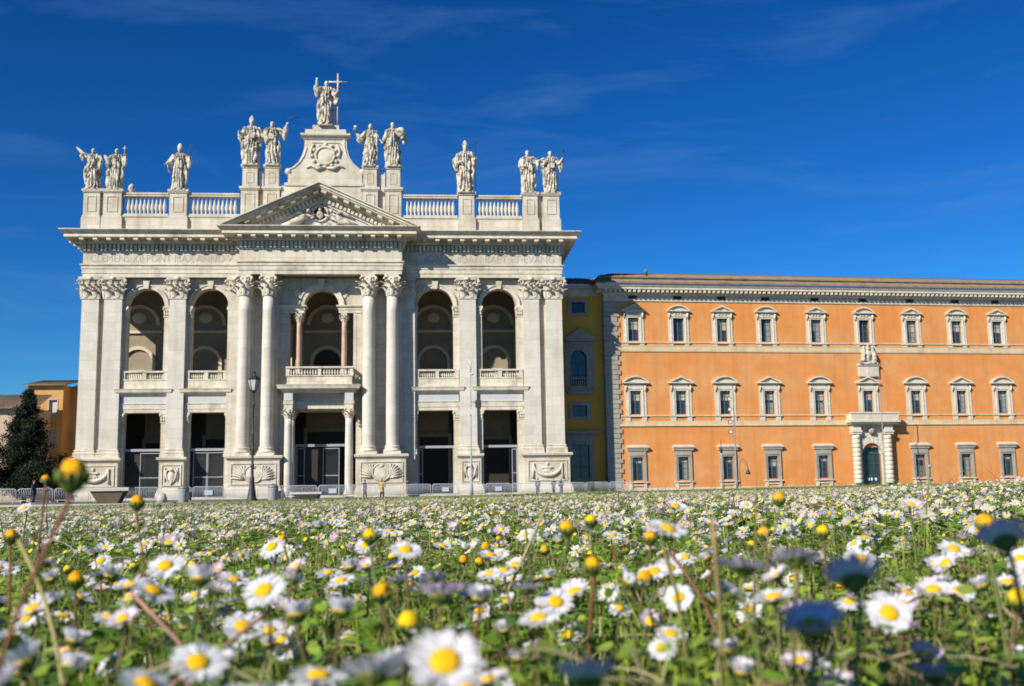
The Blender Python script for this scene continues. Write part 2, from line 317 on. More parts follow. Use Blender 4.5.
# --- corinthian capital; square=True for pilasters (w = width of shaft)
def capital_mesh(r, h, square, n_leaf=8):
    mb = MB()
    if square:
        mb.frustum(-r, r, -.2, .02, 0, -r*1.08, r*1.08, -.2, .16, h*.86); mb.box(-r*1.1, r*1.1, -.2, .09, 0, .1*h)
    else:
        mb.lathe(0, 0, [(r, 0), (r*1.1, .03*h), (r*1.1, .07*h), (r*.98, .1*h), (r, .5*h), (r*1.25, .86*h)], 20)
    def leaf(pos, out, side, w, z0, z1, curl):
        pos = Vector(pos); out = Vector(out); side = Vector(side); pf = [(0, 0, .8), (.35, .05, 1), (.7, .12, .95), (.92, .26+curl, .8), (1.0, .42+curl, .55), (.9, .5+curl, .3)]
        vs = []
        for t, o, ww in pf:
            for sgn in (-1, -.33, .33, 1):
                q = pos+out*(o*h*.45 + (.05 if abs(sgn) < .5 else 0)*h)+side*(w*ww*sgn*.5); vs.append((q.x, q.y, z0+(z1-z0)*t))
        fs = [(i*4+k, i*4+k+1, (i+1)*4+k+1, (i+1)*4+k) for i in range(5) for k in range(3)]
        n = len(vs); th = out*(-.09*h)
        vs2 = [(v[0]+th.x, v[1]+th.y, v[2]-.02*h) for v in vs]
        mb.add(vs+vs2, fs+[tuple(n+i for i in reversed(f)) for f in fs]+[(0+i*4, (i+1)*4, n+(i+1)*4, n+i*4) for i in range(5)]+[(3+i*4, n+3+i*4, n+(i+1)*4+3, (i+1)*4+3) for i in range(5)])
    def volute(c, ax, rr):
        c = Vector(c); pts = []
        for i in range(15):
            a = i/14*2.6*math.pi; q = rr*(1-.72*i/14)
            pts.append(c+Vector((ax.x*math.cos(a)*q, ax.y*math.cos(a)*q, math.sin(a)*q)))
        mb.tube(pts, [rr*.34*(1-.4*i/14) for i in range(15)], 6)
    if square:
        for row, (z0, z1, k, off) in enumerate([(.05*h, .42*h, 2, 0), (.3*h, .66*h, 3, 0)]):
            for i in range(k):
                u = (i-(k-1)/2)*2*r/k*1.04
                leaf((u, -.03-.05*row, 0), (0, -1, 0), (1, 0, 0), 2*r/k*.88, z0, z1, .12+.05*row)
        for sg in (-1, 1):
            leaf((sg*r, -.0, 0), Vector((sg*.8, -.6, 0)), Vector((.6*sg, .8, 0)), r*.4, .07*h, .45*h, .02); leaf((sg*r, -.05, 0), Vector((sg*.8, -.6, 0)), Vector((.6*sg, .8, 0)), r*.4, .3*h, .68*h, .08)
            volute((sg*r*1.14, -.30, .76*h), Vector((sg, -.35, 0)).normalized(), .135*h)
            volute((sg*r*.3, -.26, .78*h), Vector((-sg, 0, 0)), .085*h)
        ab = [(-r*1.36, .86*h), (r*1.36, .86*h)]
        mb.frustum(-r*1.3, r*1.3, -.2, .40, .865*h, -r*1.38, r*1.38, -.2, .46, h)
        mb.ell((0, -.42, .93*h), (.13*h, .08*h, .1*h), 8, 6)
    else:
        for row, (z0, z1, off) in enumerate([(.07*h, .45*h, 0), (.3*h, .68*h, math.pi/8)]):
            for i in range(8):
                a = off+i*math.pi/4; o = Vector((math.cos(a), math.sin(a), 0)); sd_ = Vector((-o.y, o.x, 0))
                leaf(o*r*(1.0+.08*row), o, sd_, r*.84, z0, z1, .16+.06*row)
        for i in range(4):
            a = math.pi/4+i*math.pi/2; o = Vector((math.cos(a), math.sin(a), 0))
            volute(o*r*1.42+Vector((0, 0, .75*h)), o, .14*h)
            for da in (-.42, .42):
                o2 = Vector((math.cos(a-math.pi/4+da), math.sin(a-math.pi/4+da), 0)); volute(o2*r*1.18+Vector((0, 0, .78*h)), Vector((-o2.y, o2.x, 0)), .085*h)
        q = r*1.38; pl = []
        for i in range(4):
            a = math.pi/4+i*math.pi/2
            pl += [(q*1.22*math.cos(a-.09), q*1.22*math.sin(a-.09)), (q*1.22*math.cos(a+.09), q*1.22*math.sin(a+.09))]
            for t in (.25, .5, .75): b_ = a+t*math.pi/2; k = q*(1.0-.14*math.sin(t*math.pi)); k = k*(.98 if t == .5 else 1.03); pl.append((k*math.cos(b_), k*math.sin(b_)))
        n = len(pl)
        mb.add([(x*.96, y*.96, .865*h) for x, y in pl]+[(x, y, h) for x, y in pl], [list(range(n-1, -1, -1)), list(range(n, 2*n))]+[(i, (i+1) % n, n+(i+1) % n, n+i) for i in range(n)])
    return mb.mesh('capital', TRIM)
ZS0, ZS1, ZCAP = 5.72, 23.42, 26.04
CAPC = capital_mesh(.71, ZCAP-ZS1, False)
cap_cache = {}
def pilaster(u0, u1, p, zb=4.72, z0=ZS0, z1=ZS1, z2=ZCAP, back=-.85, proj=.0, part='pilaster'):
    c = (u0+u1)/2; w = (u1-u0)/2; k = round(w, 2), round(z2-z1, 2)
    o = MB().frustum(u0, u1, back, p, z0, u0+.04, u1-.04, back, p, z1).build(part, SHAFT, bas)
    if k not in cap_cache: cap_cache[k] = capital_mesh(w, z2-z1, True)
    link_mesh('capital', cap_cache[k], o, Matrix.Translation((c, -p, z1)))
    h = z0-zb
    if h > .1:
        pr = [(-.3, zb), (.26, zb), (.26, zb+.35*h), (.20, zb+.37*h), (.25, zb+.48*h), (.22, zb+.62*h), (.11, zb+.68*h), (.09, zb+.78*h), (.15, zb+.84*h), (.13, zb+.94*h), (.0, z0), (-.3, z0)]
        MB().sweep([(u0, back), (u0, p), (u1, p), (u1, back)], pr).build('base', TRIM, o)
    return o
for a, b in ((-28.02, -26.0), (-25.46, -23.32), (-17.9, -15.95), (16.42, 18.5), (24.2, 26.24), (26.95, 29.03)): pilaster(a, b, 0)
for a, b in ((-9.55, -7.95), (-6.8, -5.1), (5.0, 6.5), (7.9, 9.65)): pilaster(a, b, .12)
for a, b in ((-11.0, -9.62), (9.72, 11.05)): pilaster(a, b, -.35)
def column(c, p, r=.66, zb=4.72, z0=5.72, z1=ZS1, z2=ZCAP, capm=None, m=None, name='column', seg=24):
    H = z1-z0; prof = [(r*1.2, z0), (r*1.14, z0+.12*r), (r*1.12, z0+.3*r)]+[(r*(1.12-.12*((i/10)**1.7)), z0+.3*r+(H-.3*r)*i/10) for i in range(1, 11)]
    o = MB().lathe(c, p, prof, seg).build(name, m or SHAFT, bas)
    link_mesh('capital', capm, o, Matrix.Translation((c, -p, z1)))
    h = z0-zb; b = MB().box(c-r*1.55, c+r*1.55, p-r*1.55, p+r*1.55, zb, zb+.32*h)
    b.lathe(c, p, [(r*1.5, zb+.33*h), (r*1.56, zb+.42*h), (r*1.5, zb+.55*h), (r*1.33, zb+.6*h), (r*1.28, zb+.72*h), (r*1.36, zb+.8*h), (r*1.38, zb+.88*h), (r*1.25, z0)], seg); b.build('base', TRIM, o)
    return o
for c in (-8.85, -6.08, 5.67, 8.45): column(c, 1.35, capm=CAPC)
# --- pedestals with reliefs
def pedestal(u0, u1, p, kind):
    c = (u0+u1)/2; w = (u1-u0)/2
    o = MB().sweep([(u0, -.7), (u0, p), (u1, p), (u1, -.7)], [(-.6, -.25), (.34, -.25), (.34, .35), (.3, .5), (.14, .95), (.02, 1.15), (0, 1.2), (0, 4.15), (.1, 4.2), (.14, 4.32), (.32, 4.42), (.34, 4.62), (.3, 4.71), (-.6, 4.71)]).build('pedestal', STONE, bas)
    MB().box(u0+.3, u1-.3, -.65, p-.01, .1, 4.6).build('core', STONE, o)
    r = MB(); a, b, z0, z1 = u0+.45, u1-.45, 1.5, 3.75
    if w < 1.4: a, b = u0+.35, u1-.35
    for q in ((a-.1, b+.1, z1, z1+.1), (a-.1, b+.1, z0-.1, z0), (a-.1, a, z0, z1), (b, b+.1, z0, z1)): r.box(q[0], q[1], p-.05, p+.1, q[2], q[3])
    y = -p-.06
    if kind == 'shield':
        r.ell((c, y, 2.62), (.95, .12, .9), 20, 10)
        r.tube([(c+1.02*math.cos(t), y-.04, 2.62+.97*math.sin(t)) for t in [k*math.pi/10 for k in range(21)]], .1, 6)
        for sg in (-1, 1):
            for k in range(7):
                t = .1+k*.24; r.tube([(c+sg*.95, y, 1.95), (c+sg*(1.0+.75*math.cos(t)*.8), y-.12, 2.0+1.0*math.sin(t)), (c+sg*(1.0+1.5*math.cos(t)), y-.06, 2.0+1.65*math.sin(t))], [.05, .1, .04], 6)
        r.ell((c, y-.08, 3.35), (.3, .14, .2), 8, 6)
    elif kind == 'garland':
        pts = [(c+w*.62*math.sin(-math.pi/2+math.pi*k/12), y-.05, 3.3-1.25*math.cos(-math.pi/2+math.pi*k/12)) for k in range(13)]
        r.tube(pts, [.1+.14*math.sin(math.pi*k/12) for k in range(13)], 8)
        for sg in (-1, 1): r.tube([(c+sg*w*.62, y-.05, 3.45), (c+sg*w*.64, y-.05, 2.5), (c+sg*w*.66, y-.05, 1.75)], [.14, .09, .16], 6)
        r.ell((c, y, 2.95), (.75, .18, .16), 12, 6); r.ell((c, y, 2.6), (.5, .12, .3), 10, 6); r.ell((c, y, 3.4), (.18, .12, .22), 8, 6)
        for k in range(4): r.ell((c+(k-1.5)*.3, y-.04, 2.45-.1*abs(k-1.5)), (.1, .1, .28), 6, 5)
    else:
        r.ell((c, y-.03, 2.45), (.42, .2, .7), 12, 8); r.ell((c, y-.12, 3.3), (.34, .18, .26), 8, 6); r.ell((c, y-.08, 1.75), (.16, .14, .25), 8, 6)
        for sg in (-1, 1):
            r.tube([(c+sg*.2, y-.05, 3.45), (c+sg*.62, y-.08, 3.0), (c+sg*.5, y-.1, 2.3), (c+sg*.2, y-.05, 1.8)], [.08, .15, .12, .06], 6)
            r.tube([(c+sg*.7, y-.02, 3.5), (c+sg*.75, y-.04, 2.6), (c+sg*.7, y-.02, 1.9)], [.05, .08, .05], 6)
    r.build('relief', TRIM, o)
pedestal(-28.5, -23.05, .45, 'garland'); pedestal(-18.35, -15.6, .45, 'trophy'); pedestal(16.35, 18.9, .45, 'trophy'); pedestal(24.1, 29.5, .45, 'garland')
pedestal(-10.25, -4.4, 2.45, 'shield'); pedestal(4.45, 10.05, 2.45, 'shield')
# --- side bays: (opening u0,u1), wall edges
bays = [(-23.4, -17.8, -22.9, -18.6), (-16.0, -10.95, -15.4, -11.1), (11.0, 16.5, 11.35, 15.75), (18.45, 24.25, 19.2, 23.45)]
PW0, PW1 = -2.0, -.85
wl = MB()
for e0, e1, a, b in bays:
    cu = (a+b)/2; r = (b-a)/2
    wl.box(e0-.1, a, PW0, PW1, -.2, 26.0); wl.box(b, e1+.1, PW0, PW1, -.2, 26.0)
    arch_fill(wl, a, b, cu, r, 22.65, 26.0, PW0, PW1)
    wl.box(a, b, PW0, PW1, 9.95, 13.9)
for a, b in ((-28.0, -23.5), (-17.9, -15.9), (16.4, 18.55), (24.15, 29.0)): wl.box(a, b, PW0, -.6, -.2, 26.0)
for a, b in ((-11.05, -4.95), (4.8, 11.1)): wl.box(a, b, PW0, -.02, -.2, 26.0)
wl.build('wall', STONE, bas)
for e0, e1, a, b in bays:
    cu = (a+b)/2; r = (b-a)/2
    e0, e1 = e0+.12, e1-.12
    o = MB(); arch_band(o, cu, r+.003, r+.36, 22.65, -.86, -.66, 20); arch_band(o, cu, r+.36, r+.5, 22.65, -.86, -.56, 20)
    o.prism([(cu-.25, 24.75), (cu+.25, 24.75), (cu+.38, 25.75), (cu-.38, 25.75)], -.7, -.4)
    o.build('archivolt', TRIM, bas)
    for sg, x in ((-1, a), (1, b)):         # jamb pilaster with little capital, upper and lower storey
        for z0, z1, z2, pp in ((14.0, 21.3, 22.62, -.62), (-.1, 8.75, 9.93, -.55)):
            x0, x1 = (x-.75, x+.02) if sg < 0 else (x-.02, x+.75)
            q = MB().box(x0+.05, x1-.0, -1.6, pp, z0, z1).build('jamb_pilaster', STONE, bas)
            c = MB(); h = z2-z1
            c.box(x0-.04, x1+.05, -1.6, pp+.06, z1, z1+.1*h); c.box(x0-.12, x1+.14, -1.6, pp+.18, z2-.16*h, z2)
            c.frustum(x0, x1+.02, -1.6, pp+.02, z1+.1*h, x0-.08, x1+.1, -1.6, pp+.14, z2-.16*h)
            for k in range(3): c.ell((x0+(k+.5)*(x1-x0)/3, -pp-.08, z1+.32*h), (.13, .1, .2*h), 8, 6); c.ell((x0+(k+.5)*(x1-x0)/3, -pp-.13, z1+.58*h), (.11, .1, .16*h), 8, 6)
            for s2 in (-1, 1): c.ell(((x0+x1)/2+s2*.4, -pp-.18, z1+.74*h), (.14, .12, .12*h), 8, 6)
            c.build('capital', TRIM, q)
    # entablature band over the door, parapet and little balustrade
    q = MB().sweep([(e0, -1.2), (e0, -.45), (e1, -.45), (e1, -1.2)], [(-.3, 9.95), (0, 9.95), (0, 10.35), (.06, 10.35), (.06, 10.9), (.14, 10.95), (.14, 11.02), (-.3, 11.02)])
    q.sweep([(e0, -1.2), (e0, -.45), (e1, -.45), (e1, -1.2)], [(-.3, 11.9), (.05, 11.9), (.2, 12.1), (.55, 12.3), (.6, 12.55), (.68, 12.72), (-.3, 12.76)]).build('string_cornice', TRIM, bas)
    MB().box(e0+.05, e1-.05, -1.2, -.44, 11.02, 11.9).build('marble_panel', MARBLE, bas)
    q = MB().box(e0, e1, -1.0, -.4, 12.76, 13.75).box(e0, e1, -1.0, -.34, 13.75, 13.9).box(e0, e1, -.95, -.35, 14.68, 14.88)
    for k in range(3): xx = e0+.25+(e1-e0-.5)*k/2; q.box(xx-.22, xx+.22, -.95, -.4, 13.9, 14.68)
    bl = q.build('balcony_parapet', TRIM, bas); q = MB(); nb = 16
    for k in range(nb):
        xx = e0+.55+(e1-e0-1.1)*(k+.5)/nb
        if abs(xx-(e0+e1)/2) > .27: q.lathe(xx, -.66, [(.09, 13.9), (.05, 14.0), (.12, 14.22), (.05, 14.5), (.09, 14.68)], 8)
    q.build('balusters', TRIM, bl)
# --- central bay: serliana above, columned porch below
MB_ = MB(); cu, r = -.05, 2.05; A0, A1 = -4.95, 4.8
arch_fill(MB_, A0, A1, cu, r, 22.6, 26.0, PW0, -.3, 20); MB_.box(A0, -4.2, PW0, -.3, -.2, 22.6); MB_.box(4.1, A1, PW0, -.3, -.2, 22.6)
MB_.box(-4.2, 4.1, PW0, -.3, 9.95, 13.9)
MB_.build('wall', STONE, bas)
o = MB(); arch_band(o, cu, r+.003, r+.5, 22.6, -.3, -.08, 22); arch_band(o, cu, r+.5, r+.68, 22.6, -.3, .04, 22)
o.prism([(cu-.3, 24.6), (cu+.3, 24.6), (cu+.42, 25.85), (cu-.42, 25.85)], -.1, .15)
o.build('archivolt', TRIM, bas)
o = MB()
for a, b in ((-4.9, cu-r), (cu+r, 4.75)): MB().sweep([(a, -1.9), (a, -.2), (b, -.2), (b, -1.9)], [(-.35, 21.75), (0, 21.75), (0, 22.1), (.06, 22.1), (.08, 22.35), (.28, 22.5), (.3, 22.66), (-.35, 22.66)]).build('impost_cornice', TRIM, bas)
for sg in (-1, 1):
    o = MB()
    for k in range(6):
        x = cu+sg*(2.75+.25*(k % 3)); o.ell((x, .27, 23.7+.5*(k//3)+.3*(k % 3)), (.28, .1, .2), 8, 6, Matrix.Rotation(sg*.6, 3, 'Y'))
    o.build('spandrel_relief', TRIM, bas)
CAPS = capital_mesh(.27, 1.05, False)
for x in (-2.72, 2.62): column(x, -.55, .26, 14.4, 14.95, 20.68, 21.74, CAPS, PINK, 'pink_column', 16)
for x in (-2.72, 2.62): column(x, -1.6, .26, 14.4, 14.95, 20.68, 21.74, CAPS, PINK, 'pink_column', 16)
for x0, x1 in ((-4.22, -3.85), (3.75, 4.12)): MB().box(x0, x1, -1.9, -.25, 13.9, 21.74).build('jamb_pilaster', STONE, bas)
CAPM = capital_mesh(.42, 1.2, False)
for x in (-3.55, 3.45):
    column(x, 1.75, .42, -.1, .55, 8.95, 10.15, CAPM, SHAFT, 'porch_column', 20)
for x in (-3.45, 3.35): column(x, -.2, .4, -.1, .55, 8.95, 10.15, CAPM, SHAFT, 'porch_column', 16)
PB = [(-4.05, -.35), (-4.05, 2.15), (-3.05, 2.15), (-3.05, .65), (2.95, .65), (2.95, 2.15), (3.95, 2.15), (3.95, -.35)]
MB().sweep(PB, [(-.25, 10.16), (0, 10.16), (0, 10.6), (.06, 10.6), (.06, 11.0), (.1, 11.05), (-.25, 11.05)]).build('porch_architrave', TRIM, bas)
MB().sweep(PB, [(-.25, 11.05), (0, 11.05), (0, 11.95), (-.25, 11.95)]).build('porch_frieze', MARBLE, bas)
MB().sweep([(-4.3, -.35), (-4.3, 2.25), (4.2, 2.25), (4.2, -.35)], [(-4.2, 11.95), (-.1, 11.95), (.05, 12.2), (.45, 12.4), (.5, 12.62), (.6, 12.85), (-.2, 12.9), (-4.2, 12.9)]).build('porch_cornice', TRIM, bas)
q = MB().sweep([(-3.9, -.5), (-3.9, 1.6), (3.8, 1.6), (3.8, -.5)], [(-.5, 12.9), (0, 12.9), (0, 13.05), (-.08, 13.1), (-.08, 13.85), (.06, 13.95), (.06, 14.05), (-.5, 14.05)])
q.sweep([(-3.9, -.5), (-3.9, 1.55), (3.8, 1.55), (3.8, -.5)], [(-.35, 14.88), (.06, 14.88), (.08, 15.08), (-.35, 15.1)])
for xx in (-3.75, 0-.05, 3.65): q.box(xx-.2, xx+.2, 1.25, 1.5, 14.05, 14.88)
bl = q.build('balcony_parapet', TRIM, bas); q = MB()
for k in range(22):
    xx = -3.5+7*(k+.5)/22
    if abs(xx+.05) > .26: q.lathe(xx, 1.38, [(.09, 14.05), (.05, 14.15), (.12, 14.4), (.05, 14.7), (.09, 14.88)], 8)
q.build('balusters', TRIM, bl)
for sg in (-1, 1):
    q = MB()
    for k in range(5): q.lathe(-.05+sg*3.7, 1.0-k*.33, [(.09, 14.05), (.05, 14.15), (.12, 14.4), (.05, 14.7), (.09, 14.88)], 8)
    q.build('balusters', TRIM, bl)
over(-2.6, 2.5, 'IMPERIALI·QVOD·SIM', .652, 11.28, .38)
for a_, b_, t_ in ((-22.6, -18.4, 'DOGMATE·PAPALI'), (-15.2, -11.4, 'DATVR·AC·SIMVL'), (11.7, 15.8, 'CVNCTARVM·MATER'), (19.2, 23.4, 'CAPVT·ECCLESIARVM')): fit_text(t_, b_-a_, .32, (a_+b_)/2, -.438, 11.3, bas, PALE, 'inscription', .01)
# --- interior of both storeys
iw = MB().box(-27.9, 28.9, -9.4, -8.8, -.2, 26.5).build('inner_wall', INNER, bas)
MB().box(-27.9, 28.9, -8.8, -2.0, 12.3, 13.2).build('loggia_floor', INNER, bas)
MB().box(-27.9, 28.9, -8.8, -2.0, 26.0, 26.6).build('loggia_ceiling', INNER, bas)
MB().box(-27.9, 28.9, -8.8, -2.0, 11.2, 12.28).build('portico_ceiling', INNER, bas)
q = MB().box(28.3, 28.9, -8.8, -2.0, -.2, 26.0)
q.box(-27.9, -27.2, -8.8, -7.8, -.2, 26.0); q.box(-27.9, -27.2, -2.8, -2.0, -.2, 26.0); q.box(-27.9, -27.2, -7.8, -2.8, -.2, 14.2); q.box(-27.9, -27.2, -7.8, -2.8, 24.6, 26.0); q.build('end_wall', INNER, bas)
for e in (-19.5, (-11.6), (-5.0), 4.9, 10.4, 17.5):
    q = MB().box(e-.5, e+.5, -8.8, -8.45, 13.2, 21.0).box(e-.6, e+.6, -8.8, -8.3, 21.0, 21.6).build('inner_pilaster', INTRIM, bas)
for c in (-23.6, -15.4, -.1, 13.4, 21.2):
    q = MB(); arch_band(q, c, 1.75, 2.15, 16.8, -8.8, -8.5); q.box(c-2.15, c-1.75, -8.8, -8.5, 13.2, 16.8).box(c+1.75, c+2.15, -8.8, -8.5, 13.2, 16.8)
    arch_band(q, c, 2.2, 2.6, 21.6, -8.8, -8.4); q.box(c-.9, c+.9, -8.8, -8.6, 13.2, 15.6).box(c-1.1, c+1.1, -8.8, -8.45, 15.6, 15.9); q.ell((c, 8.75, 22.6), (.9, .25, .7))
    q.box(c-2.9, c+2.9, -8.8, -8.5, 20.6, 20.95).build('niche', INTRIM, bas)
q = MB().prism([(-1.7, 13.2), (1.5, 13.2), (1.5, 16.8)]+arch_pts(-.1, 1.6, 16.8)[1:-1]+[(-1.7, 16.8)], -8.79, -8.72); q.build('inner_door', WOODSHADE, bas)
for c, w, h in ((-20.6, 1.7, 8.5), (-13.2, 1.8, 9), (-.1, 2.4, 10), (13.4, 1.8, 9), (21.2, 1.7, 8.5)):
    q = MB().box(c-w, c+w, -8.8, -8.7, -.1, h*.8).build('inner_door', WOODSHADE, bas)  # doors drawn large and dark, also standing in for portico shade
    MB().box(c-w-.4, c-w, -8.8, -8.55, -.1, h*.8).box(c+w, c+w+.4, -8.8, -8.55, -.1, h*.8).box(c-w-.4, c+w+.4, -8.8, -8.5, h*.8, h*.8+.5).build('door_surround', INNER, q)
# dark sheets on the portico walls, putting its deep shade into colour
for a, b in ((-27.1, -22.5), (-18.7, -15.1), (-11.3, -2.7), (2.5, 11.4), (15.3, 19.3), (23.1, 28.2)): MB().box(a, b, -8.8, -8.66, -.1, 10.6).build('shade_panel', WOODSHADE, bas)
# gates in the lower openings
def gate(a, b, leaf, zt=5.75, p=-1.3):
    g = MB().box(a, b, p-.12, p+.12, zt-.28, zt)
    for x in (a, b-.14): g.box(x, x+.14, p-.08, p+.08, -.1, zt-.28)
    o = g.build('gate', STEEL, bas)
    for x0, x1 in leaf:
        f = MB()
        for x in (x0, x1-.08): f.box(x, x+.08, p-.03, p+.03, -.05, zt-.45)
        for z in (-.05, 2.35, zt-.55): f.box(x0+.08, x1-.08, p-.03, p+.03, z, z+.09)
        f.build('gate_frame', STEEL, o)
        mg = MB(); st = .11
        n = int((x1-x0-.16)/st)
        for k in range(1, n): mg.box(x0+.08+k*st-.012, x0+.08+k*st+.012, p-.012, p+.012, .04, zt-.55)
        for k in range(1, int(5/.22)): mg.box(x0+.08, x1-.08, p-.01, p+.01, k*.22-.01+.04, k*.22+.012+.04)
        mg.build('mesh_panel', MESHG, o)
    return o
gate(-22.9, -18.6, [(-21.0, -18.75)]); gate(-15.4, -11.1, [(-14.9, -13.3), (-13.25, -11.3)]); gate(11.35, 15.75, [(11.5, 12.0)]); gate(19.2, 23.45, [(22.7, 23.3)])
gate(-3.1, 3.0, [(-2.9, -2.0), (.15, 2.1)], 6.1, -1.5)
MB().box(-22.8, -21.1, -1.7, -1.5, -.1, 5.4).build('shade_panel', WOODSHADE, bas); MB().box(-15.3, -11.2, -1.75, -1.6, -.1, 5.45).build('shade_panel', WOODSHADE, bas)  # dark sheets added behind the gates to darken the openings
MB().box(-1.9, .05, -1.9, -1.75, -.1, 5.9).build('inner_door', WOODSHADE, bas)
# steps and body
st = MB()
for k in range(3): st.box(-29.2-.4*k*0, 30.1, -9, 1.3-.4*k, -.25+.11*k, -.14+.11*k)
st.build('steps', CONC, bas)
MB().box(-27.5, 28.6, -60, -9.4, -.2, 26.0).build('nave', INNER, bas)
MB().box(-27.2, 28.3, -13.5, .5, 31.0, 31.45).build('terrace', CONC, bas)
MB().box(-27.2, 28.2, -13.5, -.5, 26.02, 31.0).box(-9.0, 9.1, -.5, 1.4, 26.1, 31.0).build('ceiling_slab', INNER, bas)
# --- pediment
AP = (-.08, 36.75); SL, SR = (-11.85, 31.42), (11.75, 31.42)
def rake(sg, o0, o1, p0, p1, mb, z_in=0):
    E = SL if sg < 0 else SR; d = Vector((AP[0]-E[0], AP[1]-E[1])); dn_ = d.normalized(); nrm = Vector((-dn_.y, dn_.x)) if sg > 0 else Vector((dn_.y, -dn_.x))
    if nrm.y > 0: nrm = -nrm
    cs = abs(dn_.x)
    # band between perpendicular distances o0..o1 below the top line, cut vertically at apex and horizontally at the cornice
    def pt(o, end):
        if end: return (AP[0], AP[1]-o/cs)
        t = (o/abs(dn_.y))  # where the offset line meets the cornice level
        return (E[0]+(t if sg < 0 else -t), E[1])
    poly = [pt(o1, 0), pt(o1, 1), pt(o0, 1), pt(o0, 0)]
    if sg > 0: poly = poly[::-1]
    mb.prism(poly, p0, p1)
q = MB()
for sg in (-1, 1):
    rake(sg, 0, .14, 1.0, 4.3, q); rake(sg, .14, .42, 1.0, 4.05, q); rake(sg, .42, .6, 1.0, 3.85, q); rake(sg, .6, 1.0, 1.0, 2.85, q); rake(sg, 1.0, 1.15, 1.0, 2.65, q); rake(sg, 1.15, 1.75, 1.0, 2.4, q); rake(sg, 1.75, 1.95, 1.0, 2.35, q)
PEDQ = q
q = MB()
for sg in (-1, 1):
    E = Vector(SL if sg < 0 else SR); A = Vector(AP); d = (A-E); Ln = d.length; d.normalize(); nrm = Vector((d.y, -d.x)); nrm = nrm if nrm.y < 0 else -nrm
    def blk(t, w, o0, o1, p0, p1):
        a = E+d*(t-w/2); b = E+d*(t+w/2); P = [a+nrm*o1, b+nrm*o1, b+nrm*o0, a+nrm*o0]; P = [(v.x, v.y) for v in P]
        q.prism(P if sg < 0 else P[::-1], p0, p1)
    k = int((Ln-2.2)/1.45)
    for j in range(k+1): blk(1.9+j*1.45, .62, .62, .95, 2.86, 3.7)
    for j in range(int((Ln-4.3)/.5)): blk(4.1+j*.5, .3, 1.2, 1.7, 2.42, 2.68)
ped = PEDQ.merge(q).build('pediment', TRIM, bas)
MB().prism([(SL[0]+3.5, 31.43), (SR[0]-3.5, 31.43), (AP[0], AP[1]-1.6)], 1.2, 2.12).build('tympanum', MARBLE, ped)
MB().prism([(SL[0], SL[1]), (AP[0], AP[1]-.25), (AP[0], AP[1]-.02), (SL[0]-.0, SL[1]+.1)], .3, 1.0).prism([(SR[0], SR[1]), (SR[0], SR[1]+.1), (AP[0], AP[1]-.02), (AP[0], AP[1]-.25)], .3, 1.0).build('pediment_roof', TRIM, ped)
q = MB(); yy = -2.35
q.tube([(-.1+.95*math.cos(t), -2.2, 33.35+.95*math.sin(t)) for t in [k*math.pi/9 for k in range(19)]], .16, 8)
def angel(mb, x, sg):
    mb.tube([(x-sg*.2, yy-.1, 33.0), (x+sg*.6, yy-.15, 32.6), (x+sg*1.6, yy-.2, 32.1), (x+sg*2.9, yy-.1, 31.75)], [.34, .46, .36, .2], 10)
    mb.tube([(x+sg*.5, yy-.3, 32.2), (x+sg*1.5, yy-.4, 32.25), (x+sg*2.2, yy-.35, 31.75)], [.25, .32, .18], 8)
    mb.ell((x-sg*.3, yy-.2, 33.6), (.24, .26, .3)); mb.tube([(x-sg*.1, yy-.3, 33.1), (x-sg*.6, yy-.3, 32.9), (x-sg*1.1, yy-.25, 33.15)], [.14, .11, .08], 8)
    mb.tube([(x+sg*.2, yy, 33.1), (x+sg*.8, yy, 33.5), (x+sg*1.5, yy, 33.2), (x+sg*2.3, yy, 32.7)], [.1, .28, .24, .06], 8)
angel(q, -1.75, -1); angel(q, 1.55, 1)
for k in range(9): q.ell((-3.9+k*.95+.2*math.sin(k*3), yy+.02, 31.8+.12*math.cos(k*5)), (.5, .3, .3), 8, 6)
q.ell((-.1, yy+.1, 33.2), (.4, .2, .5)); q.ell((-.1, yy, 33.8), (.2, .2, .24))
q.build('tympanum_relief', STAT, ped)
MB().ell((-.1, -2.12, 33.35), (.85, .06, .85), 18, 8).build('medallion', WOODSHADE, ped)
# --- attic: balustrades and piers
def pier(u0, u1, z1, p1=.45, base=True, p0=-.9, stage2=None):
    q = MB().box(u0-.16, u1+.16, p0-.1, p1+.14, 31.4, 33.2).box(u0-.1, u1+.1, p0-.06, p1+.08, 33.2, 33.42)
    q.box(u0, u1, p0, p1, 33.42, z1-.42).box(u0-.12, u1+.12, p0-.1, p1+.12, z1-.42, z1-.28).box(u0-.2, u1+.2, p0-.15, p1+.2, z1-.28, z1)
    a, b = u0+.4, u1-.4
    for c in ((a, b, z1-.95, z1-.85), (a, b, 33.9, 34.0), (a, a+.1, 34.0, z1-.95), (b-.1, b, 34.0, z1-.95)): q.box(c[0], c[1], p1-.02, p1+.07, c[2], c[3])
    if stage2:
        q.box(u0+.14, u1-.14, p0, p1-.05, z1, stage2-.42).box(u0+.04, u1-.04, p0-.05, p1+.05, stage2-.42, stage2-.28).box(u0-.06, u1+.06, p0-.1, p1+.12, stage2-.28, stage2)
        a, b = u0+.55, u1-.55; z = z1+.45
        for c in ((a, b, stage2-1.0, stage2-.92), (a, b, z, z+.08), (a, a+.08, z+.08, stage2-1.0), (b-.08, b, z+.08, stage2-1.0)): q.box(c[0], c[1], p1-.07, p1+.0, c[2], c[3])
    return q.build('attic_pier', STONE, bas)
for a, b in ((-28.15, -26.25), (-25.85, -23.75), (-18.15, -16.1), (16.5, 18.4), (24.4, 26.2), (26.9, 28.9)): pier(a, b, 36.68)
